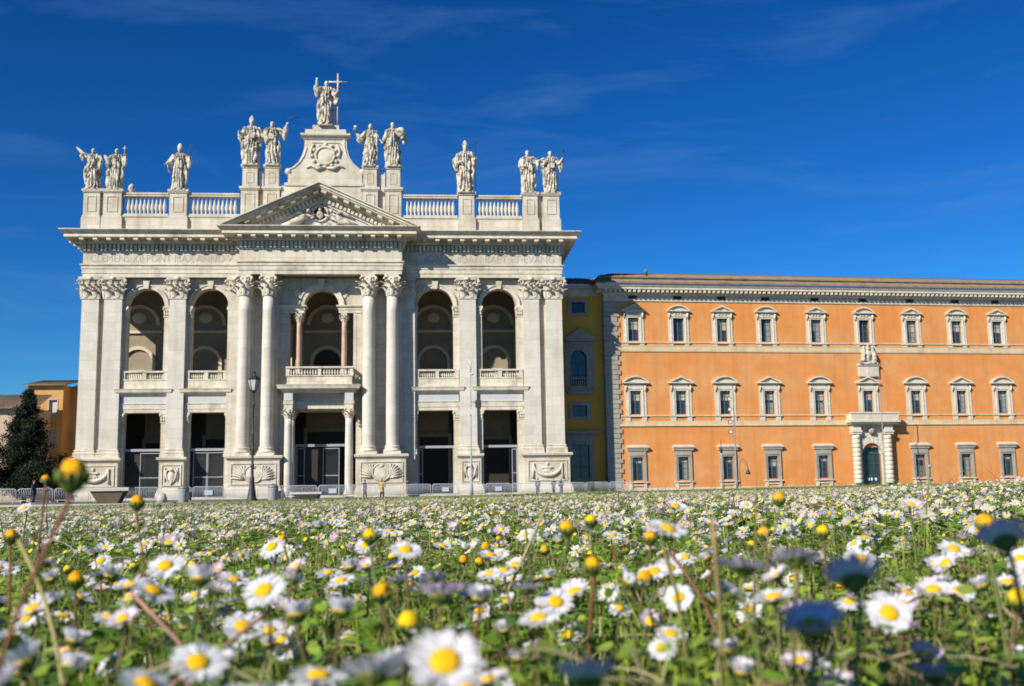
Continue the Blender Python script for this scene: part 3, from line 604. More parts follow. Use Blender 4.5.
for a, b in ((-9.75, -7.7), (-7.1, -5.15), (4.75, 6.65), (7.55, 9.5)): pier(a, b, 37.15, .45, stage2=39.9)
for a_, b_, z_ in ((-26.2, -25.9, 36.5), (26.25, 26.85, 36.5), (-7.62, -7.18, 39.2), (6.7, 7.5, 39.2)): MB().box(a_, b_, -.8, -.1, 31.4, z_).build('attic_infill', STONE, bas)
bal_me = MB().lathe(0, 0, [(.17, 0), (.17, .12), (.1, .2), (.13, .34), (.24, .75), (.2, 1.05), (.1, 1.6), (.09, 1.9), (.15, 1.98), (.17, 2.15)], 10).mesh('baluster', TRIM)
for a, b in ((-23.6, -18.3), (-15.95, -9.95), (9.7, 16.35), (18.55, 24.25)):
    q = MB().box(a, b, -.7, .22, 31.4, 33.35).box(a, b, -.75, .32, 33.35, 33.55).box(a, b, -.6, .2, 33.55, 33.75).box(a, b, -.65, .25, 35.9, 36.12).box(a, b, -.72, .33, 36.12, 36.32)
    bl = q.build('balustrade', STONE, bas)
    n = round((b-a-.6)/.47)
    for k in range(n): link_mesh('baluster', bal_me, bl, Matrix.Translation((a+.3+(b-a-.6)*(k+.5)/n, .2, 33.75)))
fn = MB().lathe(-22.75, -.1, [(.25, 36.32), (.2, 36.5), (.42, 36.75), (.38, 37.1), (.15, 37.4), (.05, 37.5)], 12).build('finial', STAT, bas)
# --- central gable
CG = .3
q = MB().box(-4.95, 4.7, -.8, .35, 31.4, 37.3).box(-4.6, 4.95, -.9, .5, 37.3, 37.65).box(-4.2, 4.75, -.8, .3, 37.65, 38.8)
lf = [(-4.3, 38.8), (CG, 38.8), (CG, 43.2), (-2.25, 43.2), (-2.3, 42.2), (-2.55, 41.2), (-3.05, 40.3), (-3.75, 39.65), (-4.35, 39.4), (-4.5, 39.1)]
rg = [(CG, 38.8), (4.85, 38.8), (5.0, 39.1), (4.85, 39.4), (4.3, 39.65), (3.6, 40.3), (3.1, 41.2), (2.85, 42.2), (2.8, 43.2), (CG, 43.2)]
q.prism(lf, -.7, .2); q.prism(rg, -.7, .2)
q.sweep([(-2.3, -.7), (-2.3, .3), (2.85, .3), (2.85, -.7)], [(-.8, 43.2), (0, 43.2), (.12, 43.35), (.15, 43.5), (.42, 43.62), (.45, 43.85), (-.8, 43.9)])
q.box(-2.2, 2.75, -.75, .4, 43.85, 44.45).box(-1.3, 1.9, -.7, .35, 44.45, 45.0)
g = q.build('gable', STONE, bas)
q = MB()
for side in (lf[4:], rg[2:9][::-1]): q.tube([(x+(.28 if x < CG else -.28), -.22, z) for x, z in side], .1, 6)
for sg in (-1, 1): q.ell((CG+sg*4.5, -.1, 39.15), (.42, .35, .42))
c = (CG-.05, -.25, 41.15)
q.tube([(c[0]+1.15*math.cos(t), -.3, c[2]+1.1*math.sin(t)) for t in [k*math.pi/9 for k in range(19)]], .17, 8)
for k in range(12): t = k*math.pi/6; q.ell((c[0]+1.55*math.cos(t), -.3, c[2]+1.4*math.sin(t)), (.25, .16, .22), 8, 6)
for sg in (-1, 1):
    q.tube([(c[0]+sg*.2, -.35, 39.6), (c[0]+sg*1.0, -.4, 39.5), (c[0]+sg*1.7, -.35, 39.9), (c[0]+sg*2.3, -.3, 39.6)], [.15, .24, .16, .08], 8)
    q.tube([(c[0]+sg*1.4, -.3, 42.6), (c[0]+sg*1.75, -.35, 41.8), (c[0]+sg*1.7, -.3, 40.9)], [.1, .16, .1], 8)
q.box(c[0]-1.7, c[0]+1.7, .2, .3, 42.75, 42.87)
q.build('cartouche', TRIM, g)
MB().ell((c[0], -.22, c[2]), (1.05, .14, 1.0), 18, 8).build('cartouche_shield', TRIM, g)
# ================================================================ figures (statues and people)
def remesh(mb, voxel, name, m, disp=None, decimate=None):
    o = mb.build('tmp', m)
    md = o.modifiers.new('r', 'REMESH'); md.mode = 'VOXEL'; md.voxel_size = voxel; md.use_smooth_shade = True
    sm_ = o.modifiers.new('s', 'SMOOTH'); sm_.factor = .4; sm_.iterations = 1
    bpy.context.view_layer.update()
    me = bpy.data.meshes.new_from_object(o.evaluated_get(bpy.context.evaluated_depsgraph_get()))
    om = o.data; bpy.data.objects.remove(o); bpy.data.meshes.remove(om)
    me.name = name
    if not me.materials: me.materials.append(m)
    if disp:
        nv = [v.normal.copy() for v in me.vertices]
        for v, n in zip(me.vertices, nv): v.co += n*disp(v.co)
        me.update()
    me.polygons.foreach_set('use_smooth', [True]*len(me.polygons))
    return me
def loft(mb, rings, n=20):
    """rings: (cx, cy, z, rx, ry)"""
    vs = [(cx+rx*math.cos(2*math.pi*k/n), cy+ry*math.sin(2*math.pi*k/n), z) for cx, cy, z, rx, ry in rings for k in range(n)]
    fs = [(i*n+k, i*n+(k+1) % n, (i+1)*n+(k+1) % n, (i+1)*n+k) for i in range(len(rings)-1) for k in range(n)]
    fs += [list(range(n-1, -1, -1)), list(range((len(rings)-1)*n, len(rings)*n))]
    mb.add(vs, fs, True)
def statue(u, p, z, H, seed, label, L, Rr, mitre=False, lean=0., wide=1., bald=False, drape=1, attrs=None, wings=False, knee=1, beard=True, group='travertine statues along the basilica roofline'):
    """H = height to the crown; L/Rr = (elbow, hand) in units of H relative to the feet centre (x right, y away, z up)"""
    rnd = random.Random(seed)
    M_ = b2w(u, p, z); root = empty('statue', M_, BY, label, 'statue', group)
    h = H; mb = MB(); W = wide*.87
    S = lambda x, y, zz: (x*h, y*h, zz*h)
    hip = lean*.5; sh = lean
    rings = [(0, 0, .0, .155*W, .12), (0, 0, .05, .16*W, .125), (hip*.3, 0, .2, .145*W, .115), (hip, 0, .42, .135*W, .105), (hip, 0, .52, .13*W, .10), (hip*.8+sh*.1, 0, .60, .105*W, .085), (sh, 0, .70, .125*W, .09), (sh, 0, .79, .135*W, .085), (sh, .005, .835, .10*W, .07), (sh, .005, .862, .045, .045), (sh, -.005, .9, .035, .038)]
    loft(mb, [(a*h, b*h, c*h, d*h, e*h) for a, b, c, d, e in rings])
    mb.ell(S(sh*1.05, -.02, .935), (.042*h, .052*h, .06*h), 14, 10)
    mb.ell(S(sh*1.05, .0, .95), (.05*h, .052*h, .052*h), 12, 8)
    if beard: mb.ell(S(sh*1.05, -.055, .893), (.03*h, .028*h, .042*h), 10, 8)
    mb.ell(S(sh*1.05, -.072, .935), (.009*h, .014*h, .016*h), 6, 5)
    if mitre: loft(mb, [(sh*1.05*h, -.005*h, a*h, b*h, c*h) for a, b, c in ((.955, .05, .052), (1.0, .06, .05), (1.05, .05, .035), (1.1, .012, .012))], 14)
    mb.ell(S(knee*.055+hip, -.085, .30), (.055*h, .06*h, .13*h), 10, 8)      # bent knee under the robe
    mb.ell(S(-.06, -.12, .015), (.03*h, .06*h, .02*h)); mb.ell(S(.07, -.13, .015), (.03*h, .06*h, .02*h))
    loft(mb, [(sh*.3*h, .05*h, .06*h, .17*W*h, .07*h), (hip*h, .06*h, .3*h, .175*W*h, .075*h), (hip*h, .055*h, .55*h, .16*W*h, .07*h), (sh*h, .04*h, .75*h, .15*W*h, .07*h), (sh*h, .02*h, .84*h, .09*W*h, .05*h)])
    for sg, (el, hd) in ((-1, L), (1, Rr)):
        s0 = Vector((sh+sg*.115*W, .0, .80)); el = Vector(el); hd = Vector(hd)
        mb.tube([s0*h, (s0*.5+el*.5)*h, el*h], [.058*h, .055*h, .05*h], 10); mb.tube([el*h, (el*.4+hd*.6)*h, hd*h], [.048*h, .034*h, .022*h], 10)
        mb.ell(hd*h, (.024*h, .02*h, .03*h), 8, 6); d = (hd-el).normalized()
        for k in range(3): mb.tube([(hd+Vector(((k-1)*.014, 0, 0)))*h, (hd+d*.045+Vector(((k-1)*.022, -.004, 0)))*h], [.0085*h, .006*h], 5)
        # hanging sleeve
        mb.tube([(el+Vector((0, .01, .02)))*h, (el*.75+hd*.25+Vector((0, .01, -.1)))*h, (el*.85+hd*.15+Vector((0, .02, -.2)))*h], [.05*h, .045*h, .015*h], 8)
    if drape:
        s = drape
        for k in range(5):
            o = k*.028
            mb.tube([S(sh-s*.10*W, -.03, .84-o*.4), S(sh-s*.03, -.105, .72-o), S(hip+s*.07, -.12, .60-o*1.3), S(hip+s*.15*W, -.05, .53-o*1.6)], [.012*h, .019*h, .02*h, .014*h], 6)
        mb.tube([S(hip+s*.15*W, -.05, .55), S(hip+s*.17*W, -.06, .4), S(hip+s*.155*W, -.05, .24), S(hip+s*.16*W, -.04, .12)], [.035*h, .045*h, .04*h, .02*h], 8)
        for k in range(4): mb.tube([S(hip-s*(.11-.05*k)*W, -.085-.01*k, .5-.03*k), S(hip-s*(.09-.05*k)*W, -.115, .28), S(-s*(.12-.06*k)*W, -.11, .06)], [.012*h, .018*h, .016*h], 6)
    mb.box(-.17*W*h, .17*W*h, -.13*h, .15*h, -.03*h, .012*h)
    ph = rnd.random()*9
    def disp(c):
        x, y, zz = c.x/h, c.y/h, c.z/h
        if zz > .86 or zz < .015: return noise.noise(Vector((x*40, y*40, zz*40+ph)))*.004*h
        a = math.atan2(y, x-hip); q = noise.noise(Vector((x*5+ph, y*5, zz*3.)))
        return h*(.0165*math.sin(13*a+5*q+zz*6*(drape or 1))+.010*math.sin(23*a-7*q+zz*14)+.01*noise.noise(Vector((x*22, y*22, zz*9+ph))))
    me = remesh(mb, .0098*h, 'figure', STAT, disp)
    link_mesh('figure', me, root)
    for nm, fn in (attrs or []):
        a = MB(); mt = fn(a, h) or STAT; a.build(nm, mt, root)
    return root
def cross_at(x, y, z0, z1, arm, za, r=.012, m=None):
    def f(a, h):
        a.tube([(x*h, y*h, z0*h), (x*h, y*h, z1*h)], r*h, 6); a.tube([((x-arm)*h, y*h, za*h), ((x+arm)*h, y*h, za*h)], r*h, 6); return m
    return f
def crozier_at(x, y, z0, z1, rr=.035, dx=0):
    def f(a, h):
        pts = [((x)*h, y*h, z0*h), ((x+dx)*h, y*h, z1*h)]+[((x+dx+rr-rr*math.cos(t)*(1-t*.08))*h, y*h, (z1+rr*math.sin(t)*(1-t*.08))*h) for t in [k*.55 for k in range(1, 10)]]
        a.tube(pts, .008*h, 6); return BLACKM
    return f
def book_at(x, y, z, s=1):
    def f(a, h): a.box((x-.05*s)*h, (x+.05*s)*h, -(y+.015)*h, -(y-.015)*h, (z-.06*s)*h, (z+.06*s)*h)
    return f
def cup_at(x, y, z):
    def f(a, h): a.lathe(x*h, -y*h, [(.03*h, z*h), (.01*h, (z+.02)*h), (.012*h, (z+.05)*h), (.035*h, (z+.07)*h), (.04*h, (z+.11)*h)], 10)
    return f
P0 = -.1
statue(-27.25, P0, 36.70, 5.15, 1, 'statue of a robed man flinging his arm out high, leftmost on the basilica roof', ((-.24, -.02, .86), (-.38, -.02, 1.0)), ((.17, -.1, .66), (.1, -.15, .74)), lean=-.02, wide=1.1, drape=-1, attrs=[('carved_lamb', lambda a, h: a.ell((.33*h, .05*h, .2*h), (.07*h, .08*h, .2*h)).ell((.33*h, .03*h, .45*h), (.08*h, .07*h, .14*h)).ell((.32*h, -.02*h, .62*h), (.045*h, .05*h, .06*h)) and None)])
statue(-24.6, P0, 36.70, 5.15, 2, 'robed statue raising a small cross, beside the arm-flinging figure at the left corner', ((-.17, -.08, .66), (-.24, -.12, .78)), ((.18, -.05, .68), (.2, -.08, .88)), lean=.0, attrs=[('cross', cross_at(.2, -.1, .8, 1.04, .05, .98, .01))])
statue(-17.2, P0, 36.70, 5.4, 3, 'mitred bishop statue with a crozier, alone mid-balustrade left of the pediment', ((-.2, -.04, .62), (-.27, -.12, .58)), ((.22, -.03, .68), (.24, -.1, .75)), mitre=True, wide=1.08, drape=1, attrs=[('crozier', crozier_at(.25, -.12, .45, 1.0, .03))])
statue(-8.7, P0, 39.92, 5.75, 4, 'mitred statue in a wide cope, outermost left of the central gable', ((-.21, -.03, .64), (-.22, -.12, .68)), ((.2, -.05, .62), (.08, -.14, .6)), mitre=True, wide=1.12, drape=-1, attrs=[('book', book_at(.05, -.15, .62))])
statue(-6.1, P0, 39.92, 5.6, 5, 'bareheaded statue raising its hand towards the gable with a thin dark cross', ((-.15, -.1, .68), (.0, -.15, .62)), ((.24, -.02, .72), (.3, -.04, .93)), wide=1.0, lean=-.02, drape=1, attrs=[('cross', cross_at(.42, -.05, 1.0, 1.14, .13, 1.08, .006, BLACKM)), ('book', book_at(-.02, -.15, .62))])
statue(.25, P0+.05, 45.05, 5.75, 6, 'tallest central statue on top of the gable, raising one hand and holding a big cross', ((-.2, -.04, .78), (-.19, -.08, 1.0)), ((.2, -.04, .66), (.25, -.08, .72)), wide=1.05, lean=.01, drape=-1, attrs=[('cross', cross_at(.25, .0, .02, 1.17, .2, .98, .02))])
statue(5.6, P0, 39.92, 5.45, 7, 'statue lifting a cup in its hand, first to the right of the gable', ((-.19, -.05, .66), (-.3, -.1, .8)), ((.16, -.08, .64), (.02, -.14, .68)), wide=.95, lean=.02, drape=1, attrs=[('cup', cup_at(-.31, -.11, .8))])
statue(8.55, P0, 39.92, 5.7, 8, 'bearded statue carrying a bundle on its hip, outermost right of the central gable', ((-.17, -.03, .62), (-.22, -.1, .52)), ((.23, -.04, .72), (.2, -.12, .62)), wide=1.0, lean=-.02, drape=-1, attrs=[('bundle', lambda a, h: a.ell((.16*h, -.1*h, .74*h), (.1*h, .09*h, .12*h)) and None), ('rod', lambda a, h: a.tube([(-.3*h, -.1*h, .58*h), (-.2*h, -.1*h, .46*h)], .01*h, 6) and None)])
statue(17.35, P0, 36.70, 6.1, 9, 'tall mitred statue with a long thin staff, alone mid-balustrade right of the pediment', ((-.2, -.02, .62), (-.1, -.14, .6)), ((.17, -.06, .66), (.2, -.12, .68)), mitre=True, wide=1.08, drape=1, attrs=[('staff', cross_at(.2, -.13, .02, 1.06, .03, 1.02, .007, BLACKM))])
statue(25.2, P0, 36.70, 5.5, 10, 'robed statue pointing sideways, left one of the pair on the right corner', ((-.17, -.04, .64), (-.08, -.13, .6)), ((.19, -.06, .72), (.29, -.1, .76)), wide=1.0, lean=-.02, drape=1)
statue(27.95, P0, 36.70, 5.45, 11, 'rightmost roof statue, robed and holding up a small dark cross', ((-.19, -.02, .66), (-.1, -.13, .72)), ((.2, -.06, .66), (.27, -.1, .8)), wide=1.05, lean=.0, drape=-1, attrs=[('cross', cross_at(.28, -.11, .7, 1.02, .04, .97, .009, BLACKM)), ('scroll', book_at(.03, -.14, .62, .9))])
# ---------------------------------------------------------------- people
SKIN = mat('skin', (.48, .28, .19), .6, .05, 8)
def cloth(name, c): return mat(name, c, .9, .12, 8)
CDARK = cloth('dark_cloth', (.03, .032, .038)); CTAN = cloth('tan_cloth', (.48, .30, .14)); CGREY = cloth('grey_cloth', (.13, .14, .16)); CBLUE = cloth('blue_cloth', (.05, .07, .12)); HBLOND = cloth('blond_hair', (.42, .27, .10)); HBROWN = cloth('brown_hair', (.06, .035, .02))
def person(x, y, z, H, face, label, coatm, trm, hairm, long_hair=False, coat_len=.45, arms=0., stride=.05, bag=None):
    """face: heading of the figure's front, 0 = towards the viewer"""
    root = empty('person', (x, y, z), face, label, 'person', 'people walking by the barriers'); h = H
    b = MB(); S = lambda a, c, d: Vector((a*h, c*h, d*h))
    hips = .52
    for sg in (-1, 1):
        f = S(sg*.05, sg*stride*1.2, .04); k = S(sg*.055, sg*stride*.4-.02, .28)
        b.tube([S(sg*.05, 0, hips), S(sg*.055, 0, .42), k, S(sg*.052, sg*stride*.9, .14), f], [.062*h, .056*h, .036*h, .034*h, .022*h], 10); b.ell(f+S(0, -.035, -.02), (.026*h, .07*h, .022*h), 8, 6)
        el = S(sg*(.15+arms*.04), sg*.02-.03*arms, .64); hd = S(sg*(.14-arms*.05), -.04-.12*arms, .50+.12*arms)
        b.tube([S(sg*.105, 0, .80), el, hd], [.034*h, .028*h, .018*h], 8); b.ell(hd, (.016*h, .02*h, .03*h), 8, 6)
        for q in range(4): b.tube([hd+S((q-1.5)*.007, 0, -.01), hd+S((q-1.5)*.009, -.008, -.045+.004*abs(q-1.5))], [.0045*h, .0035*h], 5)
        b.tube([hd, hd+S(-sg*.018, -.012, -.02)], [.006*h, .0045*h], 5)
    loft(b, [(0, 0, .47*h, .075*h, .055*h), (0, 0, .53*h, .092*h, .065*h), (0, 0, .62*h, .075*h, .055*h), (0, 0, .74*h, .098*h, .065*h), (0, 0, .81*h, .10*h, .055*h), (0, 0, .84*h, .045*h, .04*h), (0, 0, .88*h, .03*h, .032*h)], 14)
    b.ell(S(0, -.008, .93), (.041*h, .05*h, .066*h), 12, 10); b.ell(S(0, -.06, .925), (.008*h, .012*h, .014*h), 6, 5)
    for sg in (-1, 1): b.ell(S(sg*.042, 0, .93), (.008*h, .012*h, .018*h), 6, 5)
    link_mesh('body', remesh(b, .012*h, 'body', SKIN), root)
    c = MB()
    loft(c, [(0, 0, (.50-coat_len*.3)*h, .115*h, .09*h), (0, 0, .5*h, .112*h, .085*h), (0, 0, .62*h, .098*h, .075*h), (0, 0, .74*h, .116*h, .08*h), (0, 0, .815*h, .112*h, .068*h), (0, 0, .85*h, .052*h, .05*h)], 16)
    for sg in (-1, 1):
        el = S(sg*(.15+arms*.04), sg*.02-.03*arms, .64); hd = S(sg*(.14-arms*.05), -.04-.12*arms, .50+.12*arms)
        c.tube([S(sg*.105, 0, .80), el, hd*.88+el*.12], [.048*h, .042*h, .032*h], 8)
    link_mesh('coat', remesh(c, .013*h, 'coat', coatm), root)
    t = MB()
    for sg in (-1, 1):
        f = S(sg*.05, sg*stride*1.2, .05); k = S(sg*.055, sg*stride*.4-.02, .28); t.tube([S(sg*.045, 0, hips+.02), S(sg*.055, 0, .42), k, f], [.072*h, .066*h, .048*h, .042*h], 10)
    t.build('trousers', trm, root)
    hr = MB(); hr.ell(S(0, .012, .955), (.05*h, .054*h, .055*h), 12, 8)
    if long_hair: hr.tube([S(0, .03, .96), S(0, .05, .88), S(0, .055, .78)], [.05*h, .055*h, .035*h], 10)
    hr.build('hair', hairm, root)
    if bag:
        q = MB().box(.10*h, .2*h, -.05*h, .05*h, .42*h, .56*h); q.tube([S(.12, 0, .56), S(.06, -.0, .84)], .006*h, 5); o = q.build('shoulder_bag', bag); o.location = (x, y, z); o.rotation_euler = (0, 0, face)
        tag(o, 'pale bag carried by the dark-dressed person at the barrier', 'bag')
GZ = -.2
person(-14.55, 104, GZ, 1.72, 2.2, 'person with short dark hair and dark jacket left of the tan coat', CDARK, CDARK, HBROWN)
person(-11.4, 92, GZ, 1.68, 2.6, 'person with long blond hair and a tan coat before the shield pedestal', CTAN, CDARK, HBLOND, True, .7, .5)
person(-9.75, 97.5, GZ, 1.6, 1.2, 'dark-dressed person with a pale bag by the barrier right of the tan coat', CDARK, CBLUE, HBROWN, arms=1, bag=SIGNW)
person(-35.8, 79.5, GZ-.0, 1.75, 1.5, 'person all in black walking below the dark tree at the far left', CDARK, CDARK, HBROWN)
person(2.62, 118, GZ, 1.78, 3.0, 'lone slim figure in grey before the right corner pedestal', CGREY, CBLUE, HBROWN)
person(4.35, 118, GZ, 1.8, .4, 'person in a grey coat, left of the pair before the right corner pedestal', CGREY, CDARK, HBROWN, arms=.6)
person(5.2, 118.3, GZ, 1.68, -.5, 'shorter dark-coated person, right of the pair before the right corner pedestal', CDARK, CGREY, HBROWN)
# ================================================================ orange palace
PY = R(8.98); PO = Vector((12.62, 134.9, 0))
pal = empty('palace', PO, PY, 'long orange plastered palace with white stone window frames and a rusticated portal', 'palace')
pal.scale = (1.011, 1.011, 1.011)
TOPU = [3.12, 9.1, 15.0, 21.0, 27.9, 34.65, 41.4, 47.93, 53.9, 60.1, 66.3]
END = 72.0
holes = [(c-.72, c+.72, 19.0, 22.0) for c in TOPU]+[(c-.70, c+.70, 9.6, 12.6) for c in TOPU]+[(c-.68, c+.68, 1.3, 4.2) for c in TOPU if abs(c-34.65) > 1]
holes.append((33.2, 35.9, -.2, 5.2))
q = MB(); wall_holes(q, -.6, END, -.25, 24.15, holes, -.55, 0); q.build('wall', ORANGE, pal)
MB().box(-.5, END-.1, -16, -.6, -.2, 24.9).build('rear_block', ORANGE, pal)
MB().box(1.2, END, -.0, .12, -.25, .35).build('plinth', PSTONE, pal)
MB().sweep([(-.6, -3), (-.6, .0), (END, .0)], [(-.2, 17.6), (.1, 17.6), (.13, 17.75), (.13, 18.3), (.16, 18.36), (.16, 18.42), (-.2, 18.42)]).build('string_course', BAND, pal)
MB().box(1.2, END, -.01, .09, 18.78, 18.92).build('sill_course', BAND, pal)
MB().sweep([(-.6, -3), (-.6, .0), (END, .0)], [(-.2, 8.08), (.14, 8.08), (.16, 8.2), (.12, 8.25), (.12, 8.72), (-.2, 8.72)]).build('string_course', BAND, pal)
MB().box(1.2, END, -.01, .09, 9.35, 9.5).build('sill_course', BAND, pal)
PP = [(-.6, -16), (-.6, 0), (END, 0)]
FQ = MB().sweep(PP, [(-.3, 24.15), (.12, 24.15), (.14, 24.3), (.06, 24.32), (.06, 24.95), (-.3, 24.95)])
CQ = MB().sweep(PP, [(-.3, 24.95), (.18, 24.95), (.3, 25.15), (.34, 25.5), (1.1, 25.56), (1.1, 25.86), (1.18, 25.88), (1.35, 26.15), (1.35, 26.25), (-.3, 26.3)])
q = MB(); run_blocks([(-.9, -16), (-.9, .3), (END, .3)], q, .62, .3, .04, .72, 25.2, 25.55); CQ.merge(q).build('cornice', PSTONE, pal)
q = MB(); rnd = random.Random(5)
for i in range(int((END)/.62)):
    u = -.3+i*.62
    if any(abs(u-c) < .75 for c in TOPU): continue
    q.ell((u, -.07, 24.62), (.2, .09, .22), 8, 5); q.ell((u+.31, -.07, 24.75), (.08, .06, .1), 6, 4)
FQ.merge(q).build('frieze', PSTONE, pal)
for c in TOPU[:9]: MB().box(c-.55, c+.55, .05, .10, 24.45, 24.9).build('attic_vent', WOODSHADE, pal)
# roof in two tiled flights, hipped at the left end
def tile_roof(name, pts_front, pts_back, parent, th=.12, rib=.34):
    """sloped slab from the front edge (u0,u1,p,z) to the back edge, with round tile ribs"""
    (a0, a1, pa, za), (b0, b1, pb, zb) = pts_front, pts_back
    q = MB(); q.add([(a0, -pa, za), (a1, -pa, za), (b1, -pb, zb), (b0, -pb, zb), (a0, -pa, za-th), (a1, -pa, za-th), (b1, -pb, zb-th), (b0, -pb, zb-th)], [(0, 1, 2, 3), (7, 6, 5, 4), (0, 4, 5, 1), (1, 5, 6, 2), (2, 6, 7, 3), (3, 7, 4, 0)])
    n = int((a1-a0)/rib); rn = random.Random(3)
    for i in range(n+1):
        t = i/n; u = a0+(a1-a0)*t
        if b0 > a0+.5 and u < b0:      # hip: rib stops at the hip line
            k = (u-a0)/(b0-a0); e = (u, pa+(pb-pa)*k, za+(zb-za)*k)
        else: e = (u, pb, zb)
        dz = rn.uniform(-.02, .02)
        q.tube([(u, -pa, za+.01+dz), (e[0], -e[1], e[2]+.01+dz)], .085, 5)
    return q.build(name, ROOF, parent)
tile_roof('roof', (-2.3, END, 1.5, 26.38), (-1.2, END, .1, 27.05), pal)
tile_roof('roof', (-1.5, END, .35, 27.3), (3.0, END, -8.5, 29.6), pal)
MB().box(-1.3, END, -1, .2, 27.05, 27.2).box(-1.5, END, -3, 1.15, 26.24, 26.3).build('roof_kerb', ROOF, pal)
q = MB().add([(-1.5, -.35, 27.2), (3.0, 8.5, 29.5), (-1.5, 17, 27.2)], [(0, 1, 2)]).add([(-2.3, -1.5, 26.3), (-1.2, -.1, 27.0), (-1.2, 16, 27.0), (-2.3, 17.3, 26.3)], [(0, 1, 2, 3)]); q.build('roof', ROOF, pal)
q = MB().lathe(5.6, -2, [(.22, 28.0), (.2, 28.5), (.3, 28.6), (.05, 28.8)], 8).build('chimney', ROOF, pal)
# quoins
q = MB(); z = -.2; i = 0
while z < 24.1:
    w = 1.25 if i % 2 == 0 else .95; h = .62; zt = min(z+h-.07, 24.12); q.frustum(-.78, w+.0, -.8, .17, z, -.78, w, -.8, .17, zt); z += h; i += 1
q.box(-.7, .93, -.7, .08, -.2, 24.13)
q.build('quoins', GSTONE, pal)
# --- windows
def pediment_shape(q, w, z, h, curved, p=.42):
    """cornice slab plus triangular or segmental top, drawn around u=0"""
    q.box(-w, w, -.02, p, z, z+.13); q.box(-w+.12, w-.12, -.02, p-.14, z-.12, z)
    if curved:
        rr = (w*w+h*h)/(2*h); cz = z+.13+h-rr; a = math.asin(w/rr)
        arch_band(q, 0, rr-.16, rr, cz, -.02, p, 12, math.pi/2-a, math.pi/2+a)
        pts = arch_pts(0, rr-.1, cz, 12, math.pi/2-a*.93, math.pi/2+a*.93); q.prism([(pts[-1][0], z+.12), (pts[0][0], z+.12)]+pts[1:-1], -.02, .14)
    else:
        t = .19
        q.prism([(-w, z+.13), (-w+t*1.8, z+.13), (0, z+.13+h-t), (0, z+.13+h)], -.02, p); q.prism([(w, z+.13), (0, z+.13+h), (0, z+.13+h-t), (w-t*1.8, z+.13)], -.02, p)
        q.prism([(-w+.3, z+.12), (w-.3, z+.12), (0, z+h)], -.02, .14)
def window(kind, curved=False):
    root = bpy.data.objects.new('window', None)
    if kind == 'top': a, z0, z1, fw = .72, 19.0, 22.0, .42
    elif kind == 'mid': a, z0, z1, fw = .70, 9.6, 12.6, .48
    else: a, z0, z1, fw = .68, 1.3, 4.2, .42
    q = MB()
    m = GSTONE if kind == 'low' else PSTONE
    q.box(-a-.2, -a, -.3, .12, z0-.15, z1+.2).box(a, a+.2, -.3, .12, z0-.15, z1+.2).box(-a, a, -.3, .12, z1, z1+.2)
    if kind == 'low':
        q.box(-a-fw, -a-.2, -.02, .2, z0-.15, z1+.45).box(a+.2, a+fw, -.02, .2, z0-.15, z1+.45).box(-a-.2, a+.2, -.02, .2, z1+.2, z1+.45)
        q.box(-a-fw, a+fw, -.02, .16, z1+.45, z1+.85)
    else:
        q.box(-a-.3, -a-.2, -.02, .18, z0-.15, z1+.3).box(a+.2, a+.3, -.02, .18, z0-.15, z1+.3).box(-a-.2, a+.2, -.02, .18, z1+.2, z1+.3)
        q.box(-a-fw-.22, -a-.3, -.02, .09, z0-.15, z1+.55).box(a+.3, a+fw+.22, -.02, .09, z0-.15, z1+.55)
        for sg in (-1, 1):
            q.tube([(sg*(a+fw+.08), -.12, z1+.6), (sg*(a+fw+.08), -.3, z1+.45), (sg*(a+fw+.08), -.2, z1+.2), (sg*(a+fw+.08), -.14, z1-.1)], [.13, .13, .1, .07], 6)
    f = q.build('frame', m, root)
    if kind != 'low':
        w = 1.52 if kind == 'top' else 1.72; zz = z1+.86 if kind == 'top' else z1+.95
        q = MB().box(-a-.3, a+.3, -.02, .1, z1+.3, zz-.12)
        if kind == 'top':
            for k in range(3): q.ell(((k-1)*.42, -.12, z1+.52), (.2, .08, .13), 8, 5)
        pediment_shape(q, w, zz, .72 if kind == 'top' else .82, curved); q.build('pediment', PSTONE, root)
        q = MB().box(-a-fw-.35, a+fw+.35, -.02, .24, z0-.3, z0-.14)
        zb = 18.42 if kind == 'top' else 8.72
        q.box(-a-fw-.2, -a-.05, -.02, .14, zb, z0-.3).box(a+.05, a+fw+.2, -.02, .14, zb, z0-.3).build('sill', PSTONE, root)
    else:
        q = MB().box(-1.28, 1.28, -.02, .3, 5.05, 5.18).frustum(-1.3, 1.3, -.02, .36, 5.18, -1.4, 1.4, -.02, .5, 5.38).box(-1.42, 1.42, -.02, .52, 5.38, 5.55); q.frustum(-1.4, 1.4, -.02, .5, 5.55, -1.2, 1.2, -.02, .1, 5.72); q.build('cornice', PSTONE, root)
        q = MB().box(-1.25, 1.25, -.02, .3, 1.0, 1.15).box(-1.1, -.75, -.02, .2, -.2, 1.0).box(.75, 1.1, -.02, .2, -.2, 1.0).box(-.75, .75, -.02, .12, .62, .8); q.build('sill', PSTONE, root)
    MB().box(-a, a, -.42, -.38, z0, z1).build('pane', GLASS, root)
    q = MB().box(-a, -a+.09, -.38, -.3, z0, z1).box(a-.09, a, -.38, -.3, z0, z1).box(-a+.09, a-.09, -.38, -.3, z1-.09, z1).box(-a+.09, a-.09, -.38, -.3, z0, z0+.09).box(-.05, .05, -.38, -.29, z0+.09, z1-.09)
    for k in (1, 2, 3): zz = z0+(z1-z0)*k/4; q.box(-a+.09, -.05, -.38, -.33, zz-.025, zz+.025).box(.05, a-.09, -.38, -.33, zz-.025, zz+.025)
    q.build('sash', SASH, root)
    return root
protos = {(k, c): window(k, c) for k, c in (('top', 0), ('top', 1), ('mid', 0), ('mid', 1), ('low', 0))}
